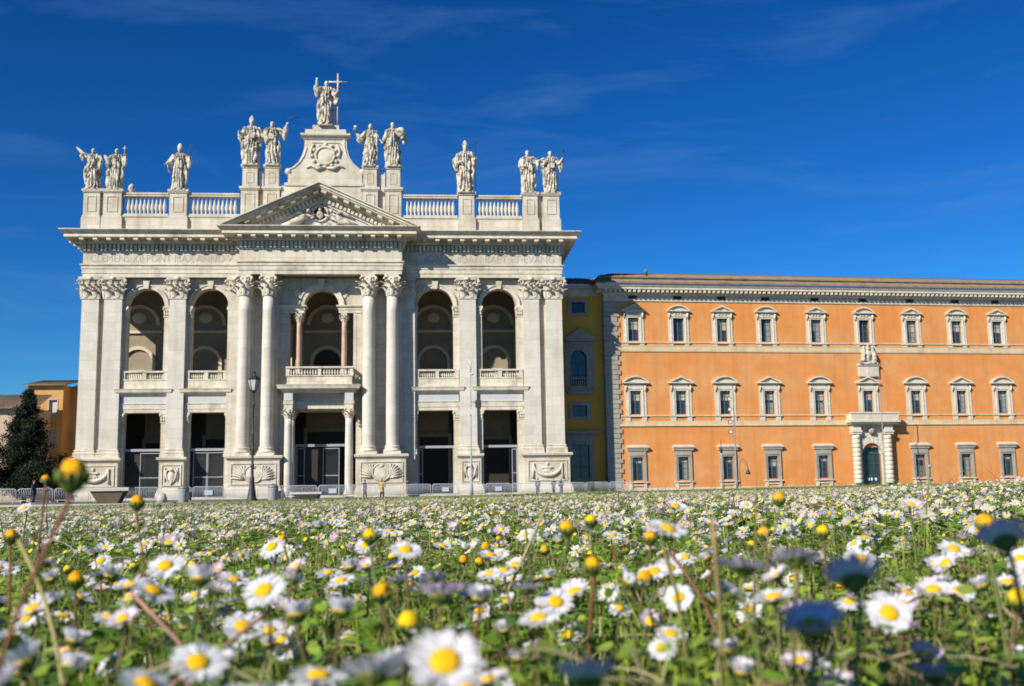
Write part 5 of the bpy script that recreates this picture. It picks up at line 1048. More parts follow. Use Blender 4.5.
DAISIES = [
(-0.2224, 0.5369, 0.1383, 10.0, 'b', 0.1, 0, 'big orange-yellow flower bud on a thick reddish stem, tallest at the left'),
(-0.3448, 0.7347, 0.104, 9.0, 'b', 0, 0, 'yellow-green bud cut by the left edge below the conifers'),
(-0.3516, 0.8, 0.1441, 6.0, 'b', 0, 0, 'tiny yellow bud high on a thin stem beside the tall orange bud'),
(-0.2597, 0.7358, 0.1257, 9.0, 'b', 0, 0, 'small orange bud standing before the stone bench'),
(-0.2536, 0.6226, 0.0824, 9.0, 'b', 0, 0, 'round orange bud low at the left beside the thick reddish stem'),
(-0.0897, 0.6647, 0.1033, 9.0, 'b', 0, 0, 'upright yellow bud on a stout stem, left of centre in the lawn'),
(-0.0667, 0.5396, 0.0806, 9.0, 'b', 0, -0.2, 'orange bud tipped with red, low left of centre'),
(-0.0477, 0.4814, 0.0727, 10.0, 'b', 0, -0.3, 'fat pure yellow bud just left of the largest white daisy'),
(0.0573, 0.8094, 0.1066, 9.0, 'b', 0, 0, 0),
(0.0327, 0.6745, 0.1058, 9.0, 'b', 0, 0, 0),
(0.0415, 0.5781, 0.0892, 9.0, 'b', 0, 0, 'orange bud right of centre at mid lawn'),
(0.0923, 0.8725, 0.0574, 9.0, 'b', 0, 0, 'left one of two yellow-green buds side by side right of centre'),
(0.0745, 0.6226, 0.0786, 9.0, 'b', 0, 0, 'right one of two yellow-green buds side by side right of centre'),
(0.1875, 0.8094, 0.0954, 9.0, 'b', 0, 0, 0),
(0.0974, 0.7755, 0.0949, 9.0, 'b', 0, 0, 'yellow bud with green cup touching a large white daisy right of centre'),
(0.203, 0.8212, 0.1207, 9.0, 'b', 0, 0, 'yellow bud standing up against the orange palace'),
(0.2485, 0.5369, 0.0732, 10.0, 'b', 0, -0.3, 'yellow bud cut by the right edge'),
(0.2531, 0.5781, 0.1085, 9.0, 'b', 0, 0, 'yellow bud beside the dark shaded flower at the right'),
(0.2109, 0.7358, 0.0989, 9.0, 'b', 0, 0, 0),
(-0.6671, 1.4547, 0.1184, 22.0, 'w', -0.3, -0.8, 'white daisy facing the viewer below the person in black'),
(-0.6491, 1.4812, 0.1424, 14.0, 'p', 0, 0, 'small closed pale flower beside the person in black'),
(-0.3926, 1.1354, 0.0783, 22.0, 'w', -0.2, -0.9, 0),
(-0.3411, 1.058, 0.0853, 22.0, 'p', 0.1, -0.7, 0),
(-0.4071, 1.058, 0.0689, 22.0, 'w', -0.2, -0.8, 0),
(-0.528, 1.2251, 0.0825, 22.0, 'w', -0.3, -0.4, 0),
(-0.208, 0.6404, 0.0895, 23.0, 'w', 0, -0.65, 'white daisy with a round yellow centre turned to the viewer, left foreground'),
(-0.1846, 0.552, 0.0827, 24.0, 'w', 0.5, -0.2, 'white daisy leaning right with its petals swept down, left foreground'),
(-0.3843, 0.8817, 0.0774, 20.0, 'p', -0.1, 0.3, 0),
(-0.158, 0.5408, 0.0887, 23.0, 'w', 0, 0.25, 'side-on white daisy seen from below its petals, left foreground'),
(-0.2018, 0.7759, 0.0704, 22.0, 'w', 0.3, -0.2, 0),
(-0.1171, 0.4013, 0.0695, 22.0, 'w', 0.3, -0.6, 'large blurred white daisy with yellow centre at the bottom left'),
(-0.2151, 0.529, 0.0615, 20.0, 'w', 0.3, 0.1, 'pale flower leaning over at the bottom left'),
(-0.2859, 0.665, 0.0673, 22.0, 'w', 0, 0.1, 0),
(-0.2052, 0.6748, 0.05, 19.1, 'w', -0.1, 0, 0),
(-0.1748, 0.7181, 0.05, 14.9, 'w', 0, -0.4, 0),
(-0.1901, 0.4655, 0.0585, 22.0, 'w', 0.3, 0.2, 'blurred white flower head cut low at the bottom left, right of its twin'),
(-0.2294, 0.5084, 0.05, 21.6, 'w', -0.2, 0.2, 'blurred white flower head in the bottom left corner'),
(-0.1996, 0.7568, 0.05, 17.9, 'w', 0.2, -0.3, 0),
(-0.3627, 1.2447, 0.0643, 20.0, 'w', 0, -0.2, 0),
(-0.1899, 0.8391, 0.0903, 23.0, 'w', -0.35, -0.75, 'white daisy with yellow eye facing left, in front of the iron lamp'),
(-0.1231, 0.529, 0.0839, 23.0, 'w', -0.2, -0.85, 'big white daisy with a yellow disc, left of centre foreground'),
(-0.0718, 0.7053, 0.0934, 22.0, 'w', 0.1, -0.5, 'white daisy right of the upright yellow bud'),
(-0.145, 1.2931, 0.0814, 22.0, 'w', 0, -0.4, 0),
(-0.1931, 1.058, 0.0989, 20.0, 'w', 0, 0.1, 0),
(-0.1271, 0.8313, 0.0741, 22.0, 'w', -0.2, 0.1, 0),
(-0.0316, 0.4506, 0.0876, 23.0, 'p', 0, 0.12, 'side-on daisy with mauve-pink petals, centre foreground'),
(-0.0205, 0.312, 0.0822, 23.0, 'w', 0.05, -0.95, 'largest white daisy with a broad yellow disc, front and centre'),
(-0.0416, 0.3754, 0.0707, 22.0, 'w', -0.3, 0.1, 'blurred white daisy tucked behind the left of the largest one'),
(-0.091, 0.931, 0.0536, 22.0, 'w', 0.9, -0.3, 0),
(-0.1022, 0.506, 0.0747, 22.0, 'w', -0.1, 0.1, 'left one of two side-on white daisies touching, left of centre foreground'),
(-0.0817, 0.506, 0.0759, 22.0, 'w', 0.15, 0.1, 'right one of two side-on white daisies touching, left of centre foreground'),
(-0.1341, 0.5892, 0.05, 16.7, 'w', 0, 0.1, 0),
(-0.0703, 0.3879, 0.0664, 22.0, 'w', 0.1, -0.1, 'white daisy cut by the bottom edge, left of centre'),
(-0.0441, 0.3325, 0.0752, 22.0, 'p', 0, 0.4, 'mauve-shaded flower at the bottom edge left of the largest daisy'),
(-0.0553, 1.1638, 0.07, 22.0, 'w', 0.6, 0.1, 0),
(-0.0205, 0.8952, 0.0783, 22.0, 'w', 0.2, -0.2, 0),
(-0.0067, 0.6368, 0.05, 19.3, 'w', -0.2, 0, 0),
(0.0239, 0.6466, 0.0646, 22.0, 'w', 0.1, -1.0, 'crisp white daisy with round yellow disc, just right of centre'),
(0.011, 0.529, 0.069, 22.0, 'w', -0.15, -0.25, 'white daisy just below and left of the crisp centre one'),
(0.0061, 0.6466, 0.0721, 22.0, 'p', 0, 0.15, 'side-on pale pink daisy above the two white ones at centre'),
(0.0006, 0.5276, 0.05, 15.0, 'w', 0, 0.1, 0),
(0.019, 0.2939, 0.0797, 20.0, 'x', 0, 0.35, 'dark blue-grey shaded flower at the bottom edge right of centre'),
(0.1107, 0.7759, 0.0744, 22.0, 'w', 0.1, -0.7, 'white daisy turned to the viewer right of centre'),
(0.0826, 0.5794, 0.1089, 23.0, 'w', 0.3, -0.35, 'large white daisy rising near the horizon right of centre'),
(0.0866, 0.6098, 0.05, 19.6, 'w', 0.1, -0.45, 'upper one of two white daisies close together right of centre low down'),
(0.0739, 0.5563, 0.05, 15.8, 'w', -0.2, -0.8, 'lower one of two white daisies close together right of centre low down'),
(0.0923, 0.4378, 0.0982, 24.0, 'p', 0.15, 0.12, 'wide mauve and white daisy seen edge-on, right of centre'),
(0.1206, 0.6125, 0.0715, 22.0, 'p', 0.7, 0.35, 'tilted daisy showing lilac petal undersides, right of centre'),
(0.099, 0.4814, 0.05, 18.2, 'w', 0.1, -0.1, 0),
(0.1041, 0.5429, 0.05, 20.5, 'w', -0.1, 0.1, 0),
(0.0789, 0.9096, 0.05, 15.5, 'w', 0, -0.3, 0),
(0.054, 0.959, 0.05, 19.9, 'w', 0, -0.2, 0),
(0.1084, 1.6277, 0.0592, 20.0, 'w', 0, -0.9, 0),
(0.1956, 1.8525, 0.05, 19.3, 'w', 0, -0.9, 0),
(0.3881, 1.7905, 0.103, 22.0, 'w', 0, -0.9, 0),
(0.1593, 1.058, 0.1138, 22.0, 'w', 0.2, -0.5, 0),
(0.3403, 1.6626, 0.0931, 22.0, 'w', 0, -0.5, 0),
(0.1701, 0.4952, 0.0727, 22.0, 'w', -0.05, -1.1, 'white daisy with wide yellow disc facing the viewer, right foreground'),
(0.1073, 0.3423, 0.1007, 22.0, 'x', 0.05, 0.75, 'dark shaded cup-shaped flower seen from behind, right foreground'),
(0.0855, 0.3145, 0.0899, 22.0, 'x', -0.1, -0.35, 'big blue-grey shaded daisy, lower right foreground'),
(0.1827, 0.4013, 0.1091, 22.0, 'x', 0.1, 0.8, 'dark navy shaded flower against the palace base at the right edge'),
(0.194, 0.5187, 0.05, 18.6, 'x', 0, -0.6, 'shaded bluish daisy near the bottom right'),
(0.1704, 0.4476, 0.0529, 22.0, 'x', 0, 0.1, 'shaded bluish flower cut by the bottom edge at the right'),
(0.2425, 0.6291, 0.0701, 22.0, 'w', -0.1, -0.4, 'left one of two white daisies side by side, far right foreground'),
(0.2882, 0.7053, 0.0617, 22.0, 'w', 0.1, -0.6, 'right one of two white daisies side by side, far right foreground'),
(0.3056, 0.7508, 0.0861, 22.0, 'w', 0.1, -0.55, 'white daisy left of the dark navy flower'),
(0.3545, 0.8952, 0.0678, 22.0, 'w', 0, -0.45, 0),
(0.3771, 0.8952, 0.0724, 22.0, 'p', 0.2, 0.1, 0),
(0.3917, 1.058, 0.1116, 22.0, 'p', 0, -0.5, 'pinkish daisy up against the palace right of the portal'),
(0.1213, 0.468, 0.0989, 23.0, 'p', 0, 0.35, 'mauve daisy seen from below with a green cup, right of centre'),
(0.4089, 1.1849, 0.05, 21.3, 'w', 0, -0.8, 0),
(0.4798, 1.4547, 0.0844, 22.0, 'w', 0, -0.4, 0),
(0.4196, 1.2931, 0.0691, 22.0, 'w', 0, -0.4, 0),
(0.4646, 1.1903, 0.1505, 9.0, 'p', 0, 0, 'small pale bud poking above the lawn before the palace'),
]
# ================================================================ meadow
def ground_z(x, y):
    """gently tilted lawn with small bumps; numpy friendly"""
    return .0105*x-.0012*y+.010*np.sin(x*1.3+.5)*np.sin(y*.9)*np.clip(y/4, 0, 1)+.02*np.sin(x*.31+1)*np.sin(y*.23+.4)*np.clip(y/10, 0, 1)+.05*np.exp(-((x-2.3)**2+(y-4.2)**2)/1.3)
gx = np.concatenate([np.linspace(-60, -4, 50), np.linspace(-3.8, 3.8, 60), np.linspace(4, 60, 50)]); gy = np.concatenate([np.linspace(-3, 4, 60), np.linspace(4.2, 49.2, 90)])
X, Y = np.meshgrid(gx, gy); Z = ground_z(X, Y); nx, ny = len(gx), len(gy)
Pn = np.stack([X, Y, Z], -1).reshape(-1, 3); ii = (np.arange(ny-1)[:, None]*nx+np.arange(nx-1)[None]).reshape(-1)
mg = np_mesh('meadow_ground', Pn, 4, EARTH, smooth=True, faces=np.stack([ii, ii+1, ii+1+nx, ii+nx], 1)); tag(link_mesh('meadow_ground', mg), kind='structure')
RS = np.random.RandomState(11)
def rot_about(v, ax, an):
    """rotate vectors v (m,n,3) about axes ax (m,3) by angles an (m,)"""
    ax = ax[:, None, :]; c = np.cos(an)[:, None, None]; s = np.sin(an)[:, None, None]
    return v*c+np.cross(np.broadcast_to(ax, v.shape), v)*s+ax*(v*ax).sum(-1, keepdims=True)*(1-c)
def scatter(n, y0, y1, side=.62, pad=.5, power=1.0):
    """points over the lawn between distances y0..y1, about the view's wedge plus a margin on each side"""
    t = RS.rand(int(n)); y = y0+(y1-y0)*t**(1/power)*1.0
    x = (RS.rand(int(n))*2-1)*(side*y+pad)
    return x, y
def wedge_area(y0, y1, side=.62, pad=.5): return side*(y1**2-y0**2)+2*pad*(y1-y0)
def scat(density, y0, y1, side=.62, pad=.5):
    n = int(density*wedge_area(y0, y1, side, pad)); u = RS.rand(n)
    A, B2, C = side, 2*pad, -(side*y0**2+2*pad*y0); T = wedge_area(y0, y1, side, pad)*u
    y = (-B2+np.sqrt(B2*B2+4*A*(T-C)))/(2*A); x = (RS.rand(n)*2-1)*(side*y+pad); return x, y
def clear_of_camera(x, y, r=.16):
    """keep leaves off the lens itself"""
    return ~((np.hypot(x, y) < r))
def blades(x, y, hmin, hmax, w, seg=3, dry=.12):
    n = len(x); h = RS.uniform(hmin, hmax, n); z = ground_z(x, y)-.002; an = RS.rand(n)*6.283; lean = RS.uniform(.05, .75, n)*h; tw = RS.rand(n)*6.283
    dirx, diry = np.cos(an), np.sin(an); sx, sy = np.cos(tw), np.sin(tw); ww = w*RS.uniform(.6, 1.4, n)
    rows = []
    for k in range(seg+1):
        t = k/seg; cx = x+dirx*lean*t**1.8; cy = y+diry*lean*t**1.8; cz = z+h*(t-.12*t*t*(lean/h)); q = ww*(1-t)**.6*.5 if k < seg else ww*0.04
        rows.append(np.stack([np.stack([cx-sx*q, cy-sy*q, cz], -1), np.stack([cx+sx*q, cy+sy*q, cz], -1)], 1))
    G = np.concatenate(rows, 1)                         # n, 2(seg+1), 3
    f = np.array([[2*k, 2*k+1, 2*k+3, 2*k+2] for k in range(seg)]); F_ = (np.arange(n)[:, None, None]*(2*seg+2)+f[None]).reshape(-1, 4)
    d = RS.rand(n); g = RS.rand(n)[:, None]
    col = np.where((d < dry)[:, None], np.array([[.42, .36, .17]])*(.6+.6*g), np.array([[.15, .27, .015]])*(1-g)+np.array([[.46, .54, .05]])*g)
    col = col*RS.uniform(.45, 1.25, (n, 1))
    return G.reshape(-1, 3), F_, np.repeat(col, 2*seg+2, 0)
def leaves(x, y, size, hmin, hmax, up=.75, segs=8, col0=(.11, .24, .02), col1=(.33, .52, .06)):
    n = len(x); s = size*RS.uniform(.6, 1.35, n); z = ground_z(x, y)+RS.uniform(hmin, hmax, n)
    a = np.linspace(0, 2*np.pi, segs, endpoint=False); tm = np.stack([np.cos(a)*(1+.22*np.cos(a)), .68*np.sin(a), .16*np.cos(a)**2+.12*np.abs(np.sin(a))], -1)
    T = s[:, None, None]*tm[None]
    an = RS.rand(n)*6.283; T = rot_about(T, np.tile([0., 0, 1], (n, 1)), an)
    b = RS.rand(n)*6.283; T = rot_about(T, np.stack([np.cos(b), np.sin(b), 0*b], -1), np.abs(RS.normal(0, .75, n))*(1.3-up))
    T = T+np.stack([x, y, z], -1)[:, None, :]; g = RS.rand(n)[:, None]
    return T.reshape(-1, 3), np.repeat((np.array([col0])*(1-g)+np.array([col1])*g)*RS.uniform(.5, 1.25, (n, 1)), segs, 0)
def cat_parts(ps):
    V = []; F_ = []; C = []; o = 0
    for v, f, c in ps: V.append(v); F_.append(f+o); C.append(c); o += len(v)
    return np.concatenate(V), np.concatenate(F_), np.concatenate(C)
def keep(x, y, r=.2):
    k = clear_of_camera(x, y, r) & (y < 48.6); return x[k], y[k]
def patchy(x, y, f, lo, seed=0.):
    v = np.sin(x*f+seed)*np.cos(y*f*.8+seed*2)+.6*np.sin(x*f*2.3+1.7*seed)*np.sin(y*f*1.9+seed)+RS.normal(0, .35, len(x)); k = v > lo; return x[k], y[k]
bl_ = []
x, y = keep(*scat(6500, -.1, 1.5, .65, .8)); bl_.append(blades(x, y, .02, .08, .0020, 3, .2))
x, y = keep(*scat(1900, 1.5, 5, .62, .6)); bl_.append(blades(x, y, .025, .08, .0032, 3, .3))
x, y = scat(680, 5, 14, .62, .8); bl_.append(blades(x, y, .035, .095, .005, 3, .35))
x, y = scat(190, 14, 48.5, .62, 1); bl_.append(blades(x, y, .05, .11, .014, 3, .4))
x, y = scat(30, .5, 3.5, .62, .8); bl_.append(blades(x, y, .09, .15, .003, 3, .7))
x, y = scat(26, 2.0, 9, .62, .8); x, y = x[x > y*.05], y[x > y*.05]; bl_.append(blades(x, y, .10, .17, .004, 3, .5))
def straws(x, y, ln0, ln1, w, seg=7):
    n = len(x); a0 = RS.rand(n)*6.283; cv = RS.normal(0, 2.2, n); el = RS.uniform(.0, 1.2, n); L_ = RS.uniform(ln0, ln1, n); z = ground_z(x, y)+RS.uniform(.0, .04, n); px_, py_, pz_ = x.copy(), y.copy(), z.copy(); rows = []
    for k in range(seg+1):
        t = k/seg; a = a0+cv*t; e = el*(1-1.5*t); rows.append(np.stack([np.stack([px_-np.sin(a)*w/2, py_+np.cos(a)*w/2, pz_-w*.3], -1), np.stack([px_+np.sin(a)*w/2, py_-np.cos(a)*w/2, pz_+w*.3], -1)], 1))
        px_ = px_+np.cos(a)*np.cos(e)*L_/seg; py_ = py_+np.sin(a)*np.cos(e)*L_/seg; pz_ = np.maximum(pz_+np.sin(e)*L_/seg, z-.01)
    G = np.concatenate(rows, 1); f = np.array([[2*k, 2*k+1, 2*k+3, 2*k+2] for k in range(seg)]); F2_ = (np.arange(n)[:, None, None]*(2*seg+2)+f[None]).reshape(-1, 4)
    col = np.array([[.52, .44, .24]])*RS.uniform(.5, 1.15, (n, 1)); col = np.where((RS.rand(n) < .2)[:, None], np.array([[.34, .17, .11]]), col); return G.reshape(-1, 3), F2_, np.repeat(col, 2*seg+2, 0)
x, y = keep(*scat(900, .1, 1.8, .65, .6)); bl_.append(straws(x, y, .03, .09, .0014))
x, y = keep(*scat(420, 1.8, 6, .62, .6)); bl_.append(straws(x, y, .04, .11, .0022))
V, F_, C = cat_parts(bl_); g_ = np_mesh('grass', V, 4, GREEN, C, faces=F_); tag(link_mesh('grass', g_), 'short green lawn grass with dry straw blades between the daisies', 'grass', kind='stuff')
lv = []
x, y = keep(*patchy(*scat(900, .15, 1.2, .65, .5), 9.0, .0, 4.)); lv.append(leaves(x, y, .0115, .012, .045, .8, 8, (.13, .30, .02), (.38, .60, .06)))
x, y = keep(*scat(4200, -.1, 1.4, .65, .8)); lv.append(leaves(x, y, .0055, .006, .045))
x, y = keep(*patchy(*scat(2600, .2, 2.5, .65, .8), 5.0, .2)); lv.append(leaves(x, y, .0075, .01, .06, col0=(.09, .23, .02), col1=(.25, .45, .05)))
x, y = keep(*scat(2000, 1.4, 5, .62, .6)); lv.append(leaves(x, y, .0085, .008, .062))
x, y = keep(*scat(4200, .15, 1.6, .65, .6)); lv.append(leaves(x, y, .0042, .03, .066, col0=(.16, .30, .02), col1=(.45, .56, .08)))
x, y = scat(330, 5, 14, .62, .8); lv.append(leaves(x, y, .016, .01, .05))
x, y = scat(50, 14, 48.5, .62, 1); lv.append(leaves(x, y, .045, .02, .06))
V = np.concatenate([a for a, b in lv]); C = np.concatenate([b for a, b in lv])
g_ = np_mesh('clover_leaves', V, 8, GREEN, C, smooth=False); tag(link_mesh('clover_leaves', g_), 'small rounded daisy and clover leaves carpeting the lawn', 'ground leaves', kind='stuff')
# ---- daisy heads -------------------------------------------------
def petal_head(npet, cup, seed, pink=0., seg=4, layers=2, droop=0., gap=0.):
    """unit radius; +z is the face"""
    rn = np.random.RandomState(seed); V = []; F_ = []; C = []; o = 0
    for ly in range(layers):
        for i in range(npet):
            if rn.rand() < gap: continue
            a = 2*math.pi*(i+.5*ly+rn.uniform(-.22, .22))/npet; L_ = rn.uniform(.86, 1.04)*(1-.05*ly); w = 2*math.pi*.62/npet*rn.uniform(.85, 1.25); cu_ = cup+rn.normal(0, .07)+.1*ly; cr_ = rn.normal(droop, .1); tw = rn.normal(0, .2)
            r_, z_ = .3, -.02+.03*ly; ca, sa = math.cos(a), math.sin(a)
            for k in range(seg+1):
                t = k/seg; an = cu_+cr_*t; hw = w*(.45+.6*math.sin(min(1, t*1.25)*math.pi*.62))*(.5 if k == seg else 1)*.5
                if k: r_ += (L_-.3)/seg*math.cos(an); z_ += (L_-.3)/seg*math.sin(an)
                for sg in (-1, 0, 1):
                    q = hw*sg; zz = z_-(.035 if sg == 0 else 0)+q*tw
                    V.append((r_*ca-q*sa, r_*sa+q*ca, zz)); pk = pink*max(0, t*1.5-.5); C.append((.83-.13*pk, .83-.45*pk, .84-.22*pk))
            for k in range(seg):
                for j in (0, 1): F_.append((o+3*k+j, o+3*k+j+1, o+3*k+j+4, o+3*k+j+3))
            o += 3*(seg+1)
    return np.array(V), np.array(F_), np.array(C)
def dome(r, h, z0, rings=5, n=14, bump=0., seed=0, c0=(.85, .52, .01), c1=(.72, .36, .01)):
    rn = np.random.RandomState(seed); V = []; C = []; F_ = []
    for i in range(rings+1):
        ph = i/rings*math.pi/2
        for k in range(n):
            a = 2*math.pi*(k+.5*(i % 2))/n; b = 1+rn.uniform(-bump, bump); V.append((r*math.cos(ph)*math.cos(a)*b, r*math.cos(ph)*math.sin(a)*b, z0+h*math.sin(ph)*b)); g = rn.rand(); C.append([c0[j]*(1-g)+c1[j]*g for j in range(3)])
    for i in range(rings):
        for k in range(n): k2 = (k+1) % n; F_.append((i*n+k, i*n+k2, (i+1)*n+k2, (i+1)*n+k))
    return np.array(V), np.array(F_), np.array(C)
def cup_mesh(r, z0, z1, n=12):
    mb = MB(); mb.lathe(0, 0, [(r*.2, z0), (r*.7, z0+.25*(z1-z0)), (r*1.0, z0+.75*(z1-z0)), (r*.98, z1)], n)
    for k in range(n): a = 2*math.pi*k/n; mb.tube([(r*.95*math.cos(a), r*.95*math.sin(a), z0+.6*(z1-z0)), (r*1.08*math.cos(a), r*1.08*math.sin(a), z1+.18*r), (r*1.2*math.cos(a), r*1.2*math.sin(a), z1+(.36-.3*(k%2))*r)], [r*.22, r*.16, r*.04], 5)
    return mb.mesh('calyx', CALYX)
HEADS = []
for i, (npet, cup, pink, droop, gap) in enumerate([(22, .05, 0, -.1, 0), (20, .18, .1, -.3, .04), (24, .35, .5, -.2, .03), (18, .5, .3, -.1, .06), (22, -.05, .0, -.35, .1), (21, .75, .8, -.1, .03), (19, .12, .2, .1, .12), (23, .28, 0, -.4, 0)]):
    v, f, c = petal_head(npet, cup, 20+i, pink, 4, 2, droop, gap); HEADS.append(np_mesh('petals', v, 4, PETAL, c, smooth=True, faces=f))
for k_ in (0, 1): v, f, c = petal_head(21+k_*3, 1.0+.14*k_, 60+k_, .1, 4, 2, -.1, .03); SIDE_ = globals().setdefault('SIDE', []); SIDE_.append(np_mesh('petals', v, 4, PETAL, c, smooth=True, faces=f))
v, f, c = petal_head(15, 1.15, 50, 1., 4, 2, .12, .0); HEADS.append(np_mesh('petals', v, 4, PETAL, c, smooth=True, faces=f))      # half closed
v, f, c = petal_head(10, .2, 51, .6, 3, 1, -.9, .55); HEADS.append(np_mesh('petals', v, 4, PETAL, c, smooth=True, faces=f))       # withered remains round a bud
v, f, c = dome(.4, .2, .0, 6, 18, .05, 1); CENT = np_mesh('flower_centre', v, 4, YEL, c, smooth=True, faces=f)
v, f, c = dome(1, 1.15, .0, 7, 18, .10, 2, (.84, .56, .01), (.62, .42, .01)); CENTB = np_mesh('flower_centre', v, 4, YEL, c, smooth=True, faces=f)
v, f, c = dome(1, 1.25, .0, 7, 18, .12, 3, (.78, .24, .01), (.78, .50, .01)); CENTO = np_mesh('flower_centre', v, 4, YEL, c, smooth=True, faces=f)
CUP = cup_mesh(.34, -.34, -.02); CUPB = cup_mesh(.98, -1.15, .12)
n_made = 0
DAISIES = [list(d) for d in DAISIES]
DAISIES[0][:4] = [-.1657, .40, .1355, 11]
def daisy(x, y, ztop, mm, kind, tx, ty, label, rn):
    gz = float(ground_z(np.float64(x), np.float64(y))); nm = 'daisy_bud' if kind == 'b' else 'daisy'
    b0 = Vector((x+rn.uniform(-.25, .25)*(ztop-gz)*.6, y+rn.uniform(-.1, .3)*(ztop-gz)*.6, gz-.003))
    if x < -.15 and y < .45 and kind == 'b': b0 = Vector((x-.036, y-.0, gz-.003))
    root = empty(nm, b0, 0, label[0], 'daisy bud' if kind == 'b' else 'daisy', label[1])
    top = Vector((x, y, ztop))-b0; nrm = Vector((tx, ty, 1)).normalized(); s = mm*.0005
    neck = top-nrm*s*(.34 if kind != 'b' else 1.1)
    pts = [Vector((0, 0, 0)), Vector((neck.x*.1, neck.y*.1, neck.z*.35)), Vector((neck.x*.55, neck.y*.55, neck.z*.72)), neck-nrm*s*.5, neck]
    pts2 = []
    for i in range(len(pts)-1): pts2 += [pts[i], (pts[i]+pts[i+1])*.5]
    pts2.append(pts[-1]); r_ = (.00072 if y > .6 else .00088)*rn.uniform(.8, 1.2)
    if kind == 'b' and mm >= 9: r_ *= 1.08
    mb = MB().tube(pts2, [r_*1.1]*len(pts2), 6); me = mb.mesh('stem', STEMG, recalc=False)
    red = rn.random() < .05 or (kind == 'b' and (x < -.2 or (x < -.15 and y < .45)))
    c = (.27, .11, .055) if red else rn.choice([(.20, .23, .07), (.24, .22, .08), (.15, .19, .05), (.20, .14, .06)]); at = me.color_attributes.new('tint', 'FLOAT_COLOR', 'POINT')
    at.data.foreach_set('color', np.tile(np.array([*c, 1], dtype=np.float32), len(me.vertices)))
    link_mesh('stem', me, root)
    q = nrm.to_track_quat('Z', 'Y').to_matrix().to_4x4() @ Matrix.Rotation(rn.uniform(0, 6.28), 4, 'Z')
    M_ = Matrix.Translation(top) @ q @ Matrix.Scale(s, 4)
    if kind == 'b':
        link_mesh('flower_centre', CENTO if rn.random() < .45 or label[0] and 'orange' in label[0] else CENTB, root, M_); link_mesh('calyx', CUPB, root, M_)
        if rn.random() < .35: link_mesh('petals', HEADS[9], root, M_ @ Matrix.Scale(1.5, 4))
    else:
        h = HEADS[8] if (kind == 'p' and mm < 15) else rn.choice(SIDE) if (kind == 'w' and ty > -.12 and rn.random() < .85) else HEADS[rn.choice([2, 3, 5]) if kind == 'p' else 5 if kind == 'x' else rn.choice([1, 6, 3]) if ty > -.15 else rn.choice([0, 0, 1, 4, 6, 7])]  # kind x: pinker petals put extra shade into the flower's colour
        link_mesh('petals', h, root, M_); link_mesh('flower_centre', CENT, root, M_); link_mesh('calyx', CUP, root, M_)
    return root
rn = random.Random(77)
G1 = ('white daisy among the crowded small blooms filling the near lawn between the larger labelled ones', 'daisies massed in the near lawn')
G2 = ('small yellow bud among the crowded daisies of the near lawn', 'small daisy buds massed in the near lawn')
near = []
for x, y, z, mm, k, tx, ty, lab in DAISIES:
    if k == 'b' and lab and 'reddish' in lab and 'tallest' in lab: z = .138
    lb_ = (lab, 'daisies on the near lawn') if lab else (G2 if k == 'b' else G1)
    o = daisy(x, y, z, mm, k, tx, ty, lb_, rn); near.append((x, y)); n_made += 1
# random neighbours further back as individuals, then the mass of the lawn as one object
x, y = patchy(*scat(560, .62, 4.2, .58, .9), 3.0, -.45, 1.); vis = np.abs(x) < y*.52; order = np.argsort(y)
KEYS = [(d[0], d[1], d[2]) for d in DAISIES if d[7] and d[1] < .72 and ('facing' in d[7] or 'largest' in d[7] or 'crisp' in d[7] or 'shaded' in d[7] or 'bud' in d[7] or 'mauve' in d[7])]
for k_ in range(330):
    Y_ = .36+.5*rn.random()**.75 if k_ > 22 else rn.uniform(.25, .34); X_ = rn.uniform(-.52, .52)*Y_
    if any((X_-a)**2+(Y_-b)**2 < .00045 for a, b in near): continue
    if any(abs(X_/Y_-a/b) < .035 and b > Y_ and zt > .04 for a, b, zt in KEYS): continue
    near.append((X_, Y_)); daisy(X_, Y_, rn.uniform(.03, .082 if Y_ > .5 else .068) if k_ > 22 else rn.uniform(.066, .08), rn.uniform(17, 24), 'p' if rn.random() < .34 else 'w', rn.gauss(-.1, .35), rn.gauss(-.25, .35), G1, rn)
rest = []; cnt = 0
for i in order:
    X_, Y_ = float(x[i]), float(y[i])
    if cnt < 85 and vis[i] and Y_ > .62:
        if any((X_-a)**2+(Y_-b)**2 < .0009 for a, b in near): continue
        k = 'b' if rn.random() < .16 else 'p' if rn.random() < .3 else 'w'
        h_ = rn.uniform(.025, .072) if Y_ < 1.0 else rn.uniform(.05, .095)
        daisy(X_, Y_, float(ground_z(x[i], y[i]))+h_, 8.5 if k == 'b' else rn.uniform(17, 22), k, rn.gauss(-.15, .3), rn.gauss(-.3, .35), G2 if k == 'b' else G1, rn); cnt += 1
    else: rest.append(i)
rx, ry = [x[rest]], [y[rest]]
a, b = scat(460, -.2, 1.4, .0, 1.9); k_ = (np.abs(a) > .6*np.maximum(b, 0)+.2) & clear_of_camera(a, b, .3); rx.append(a[k_]); ry.append(b[k_])
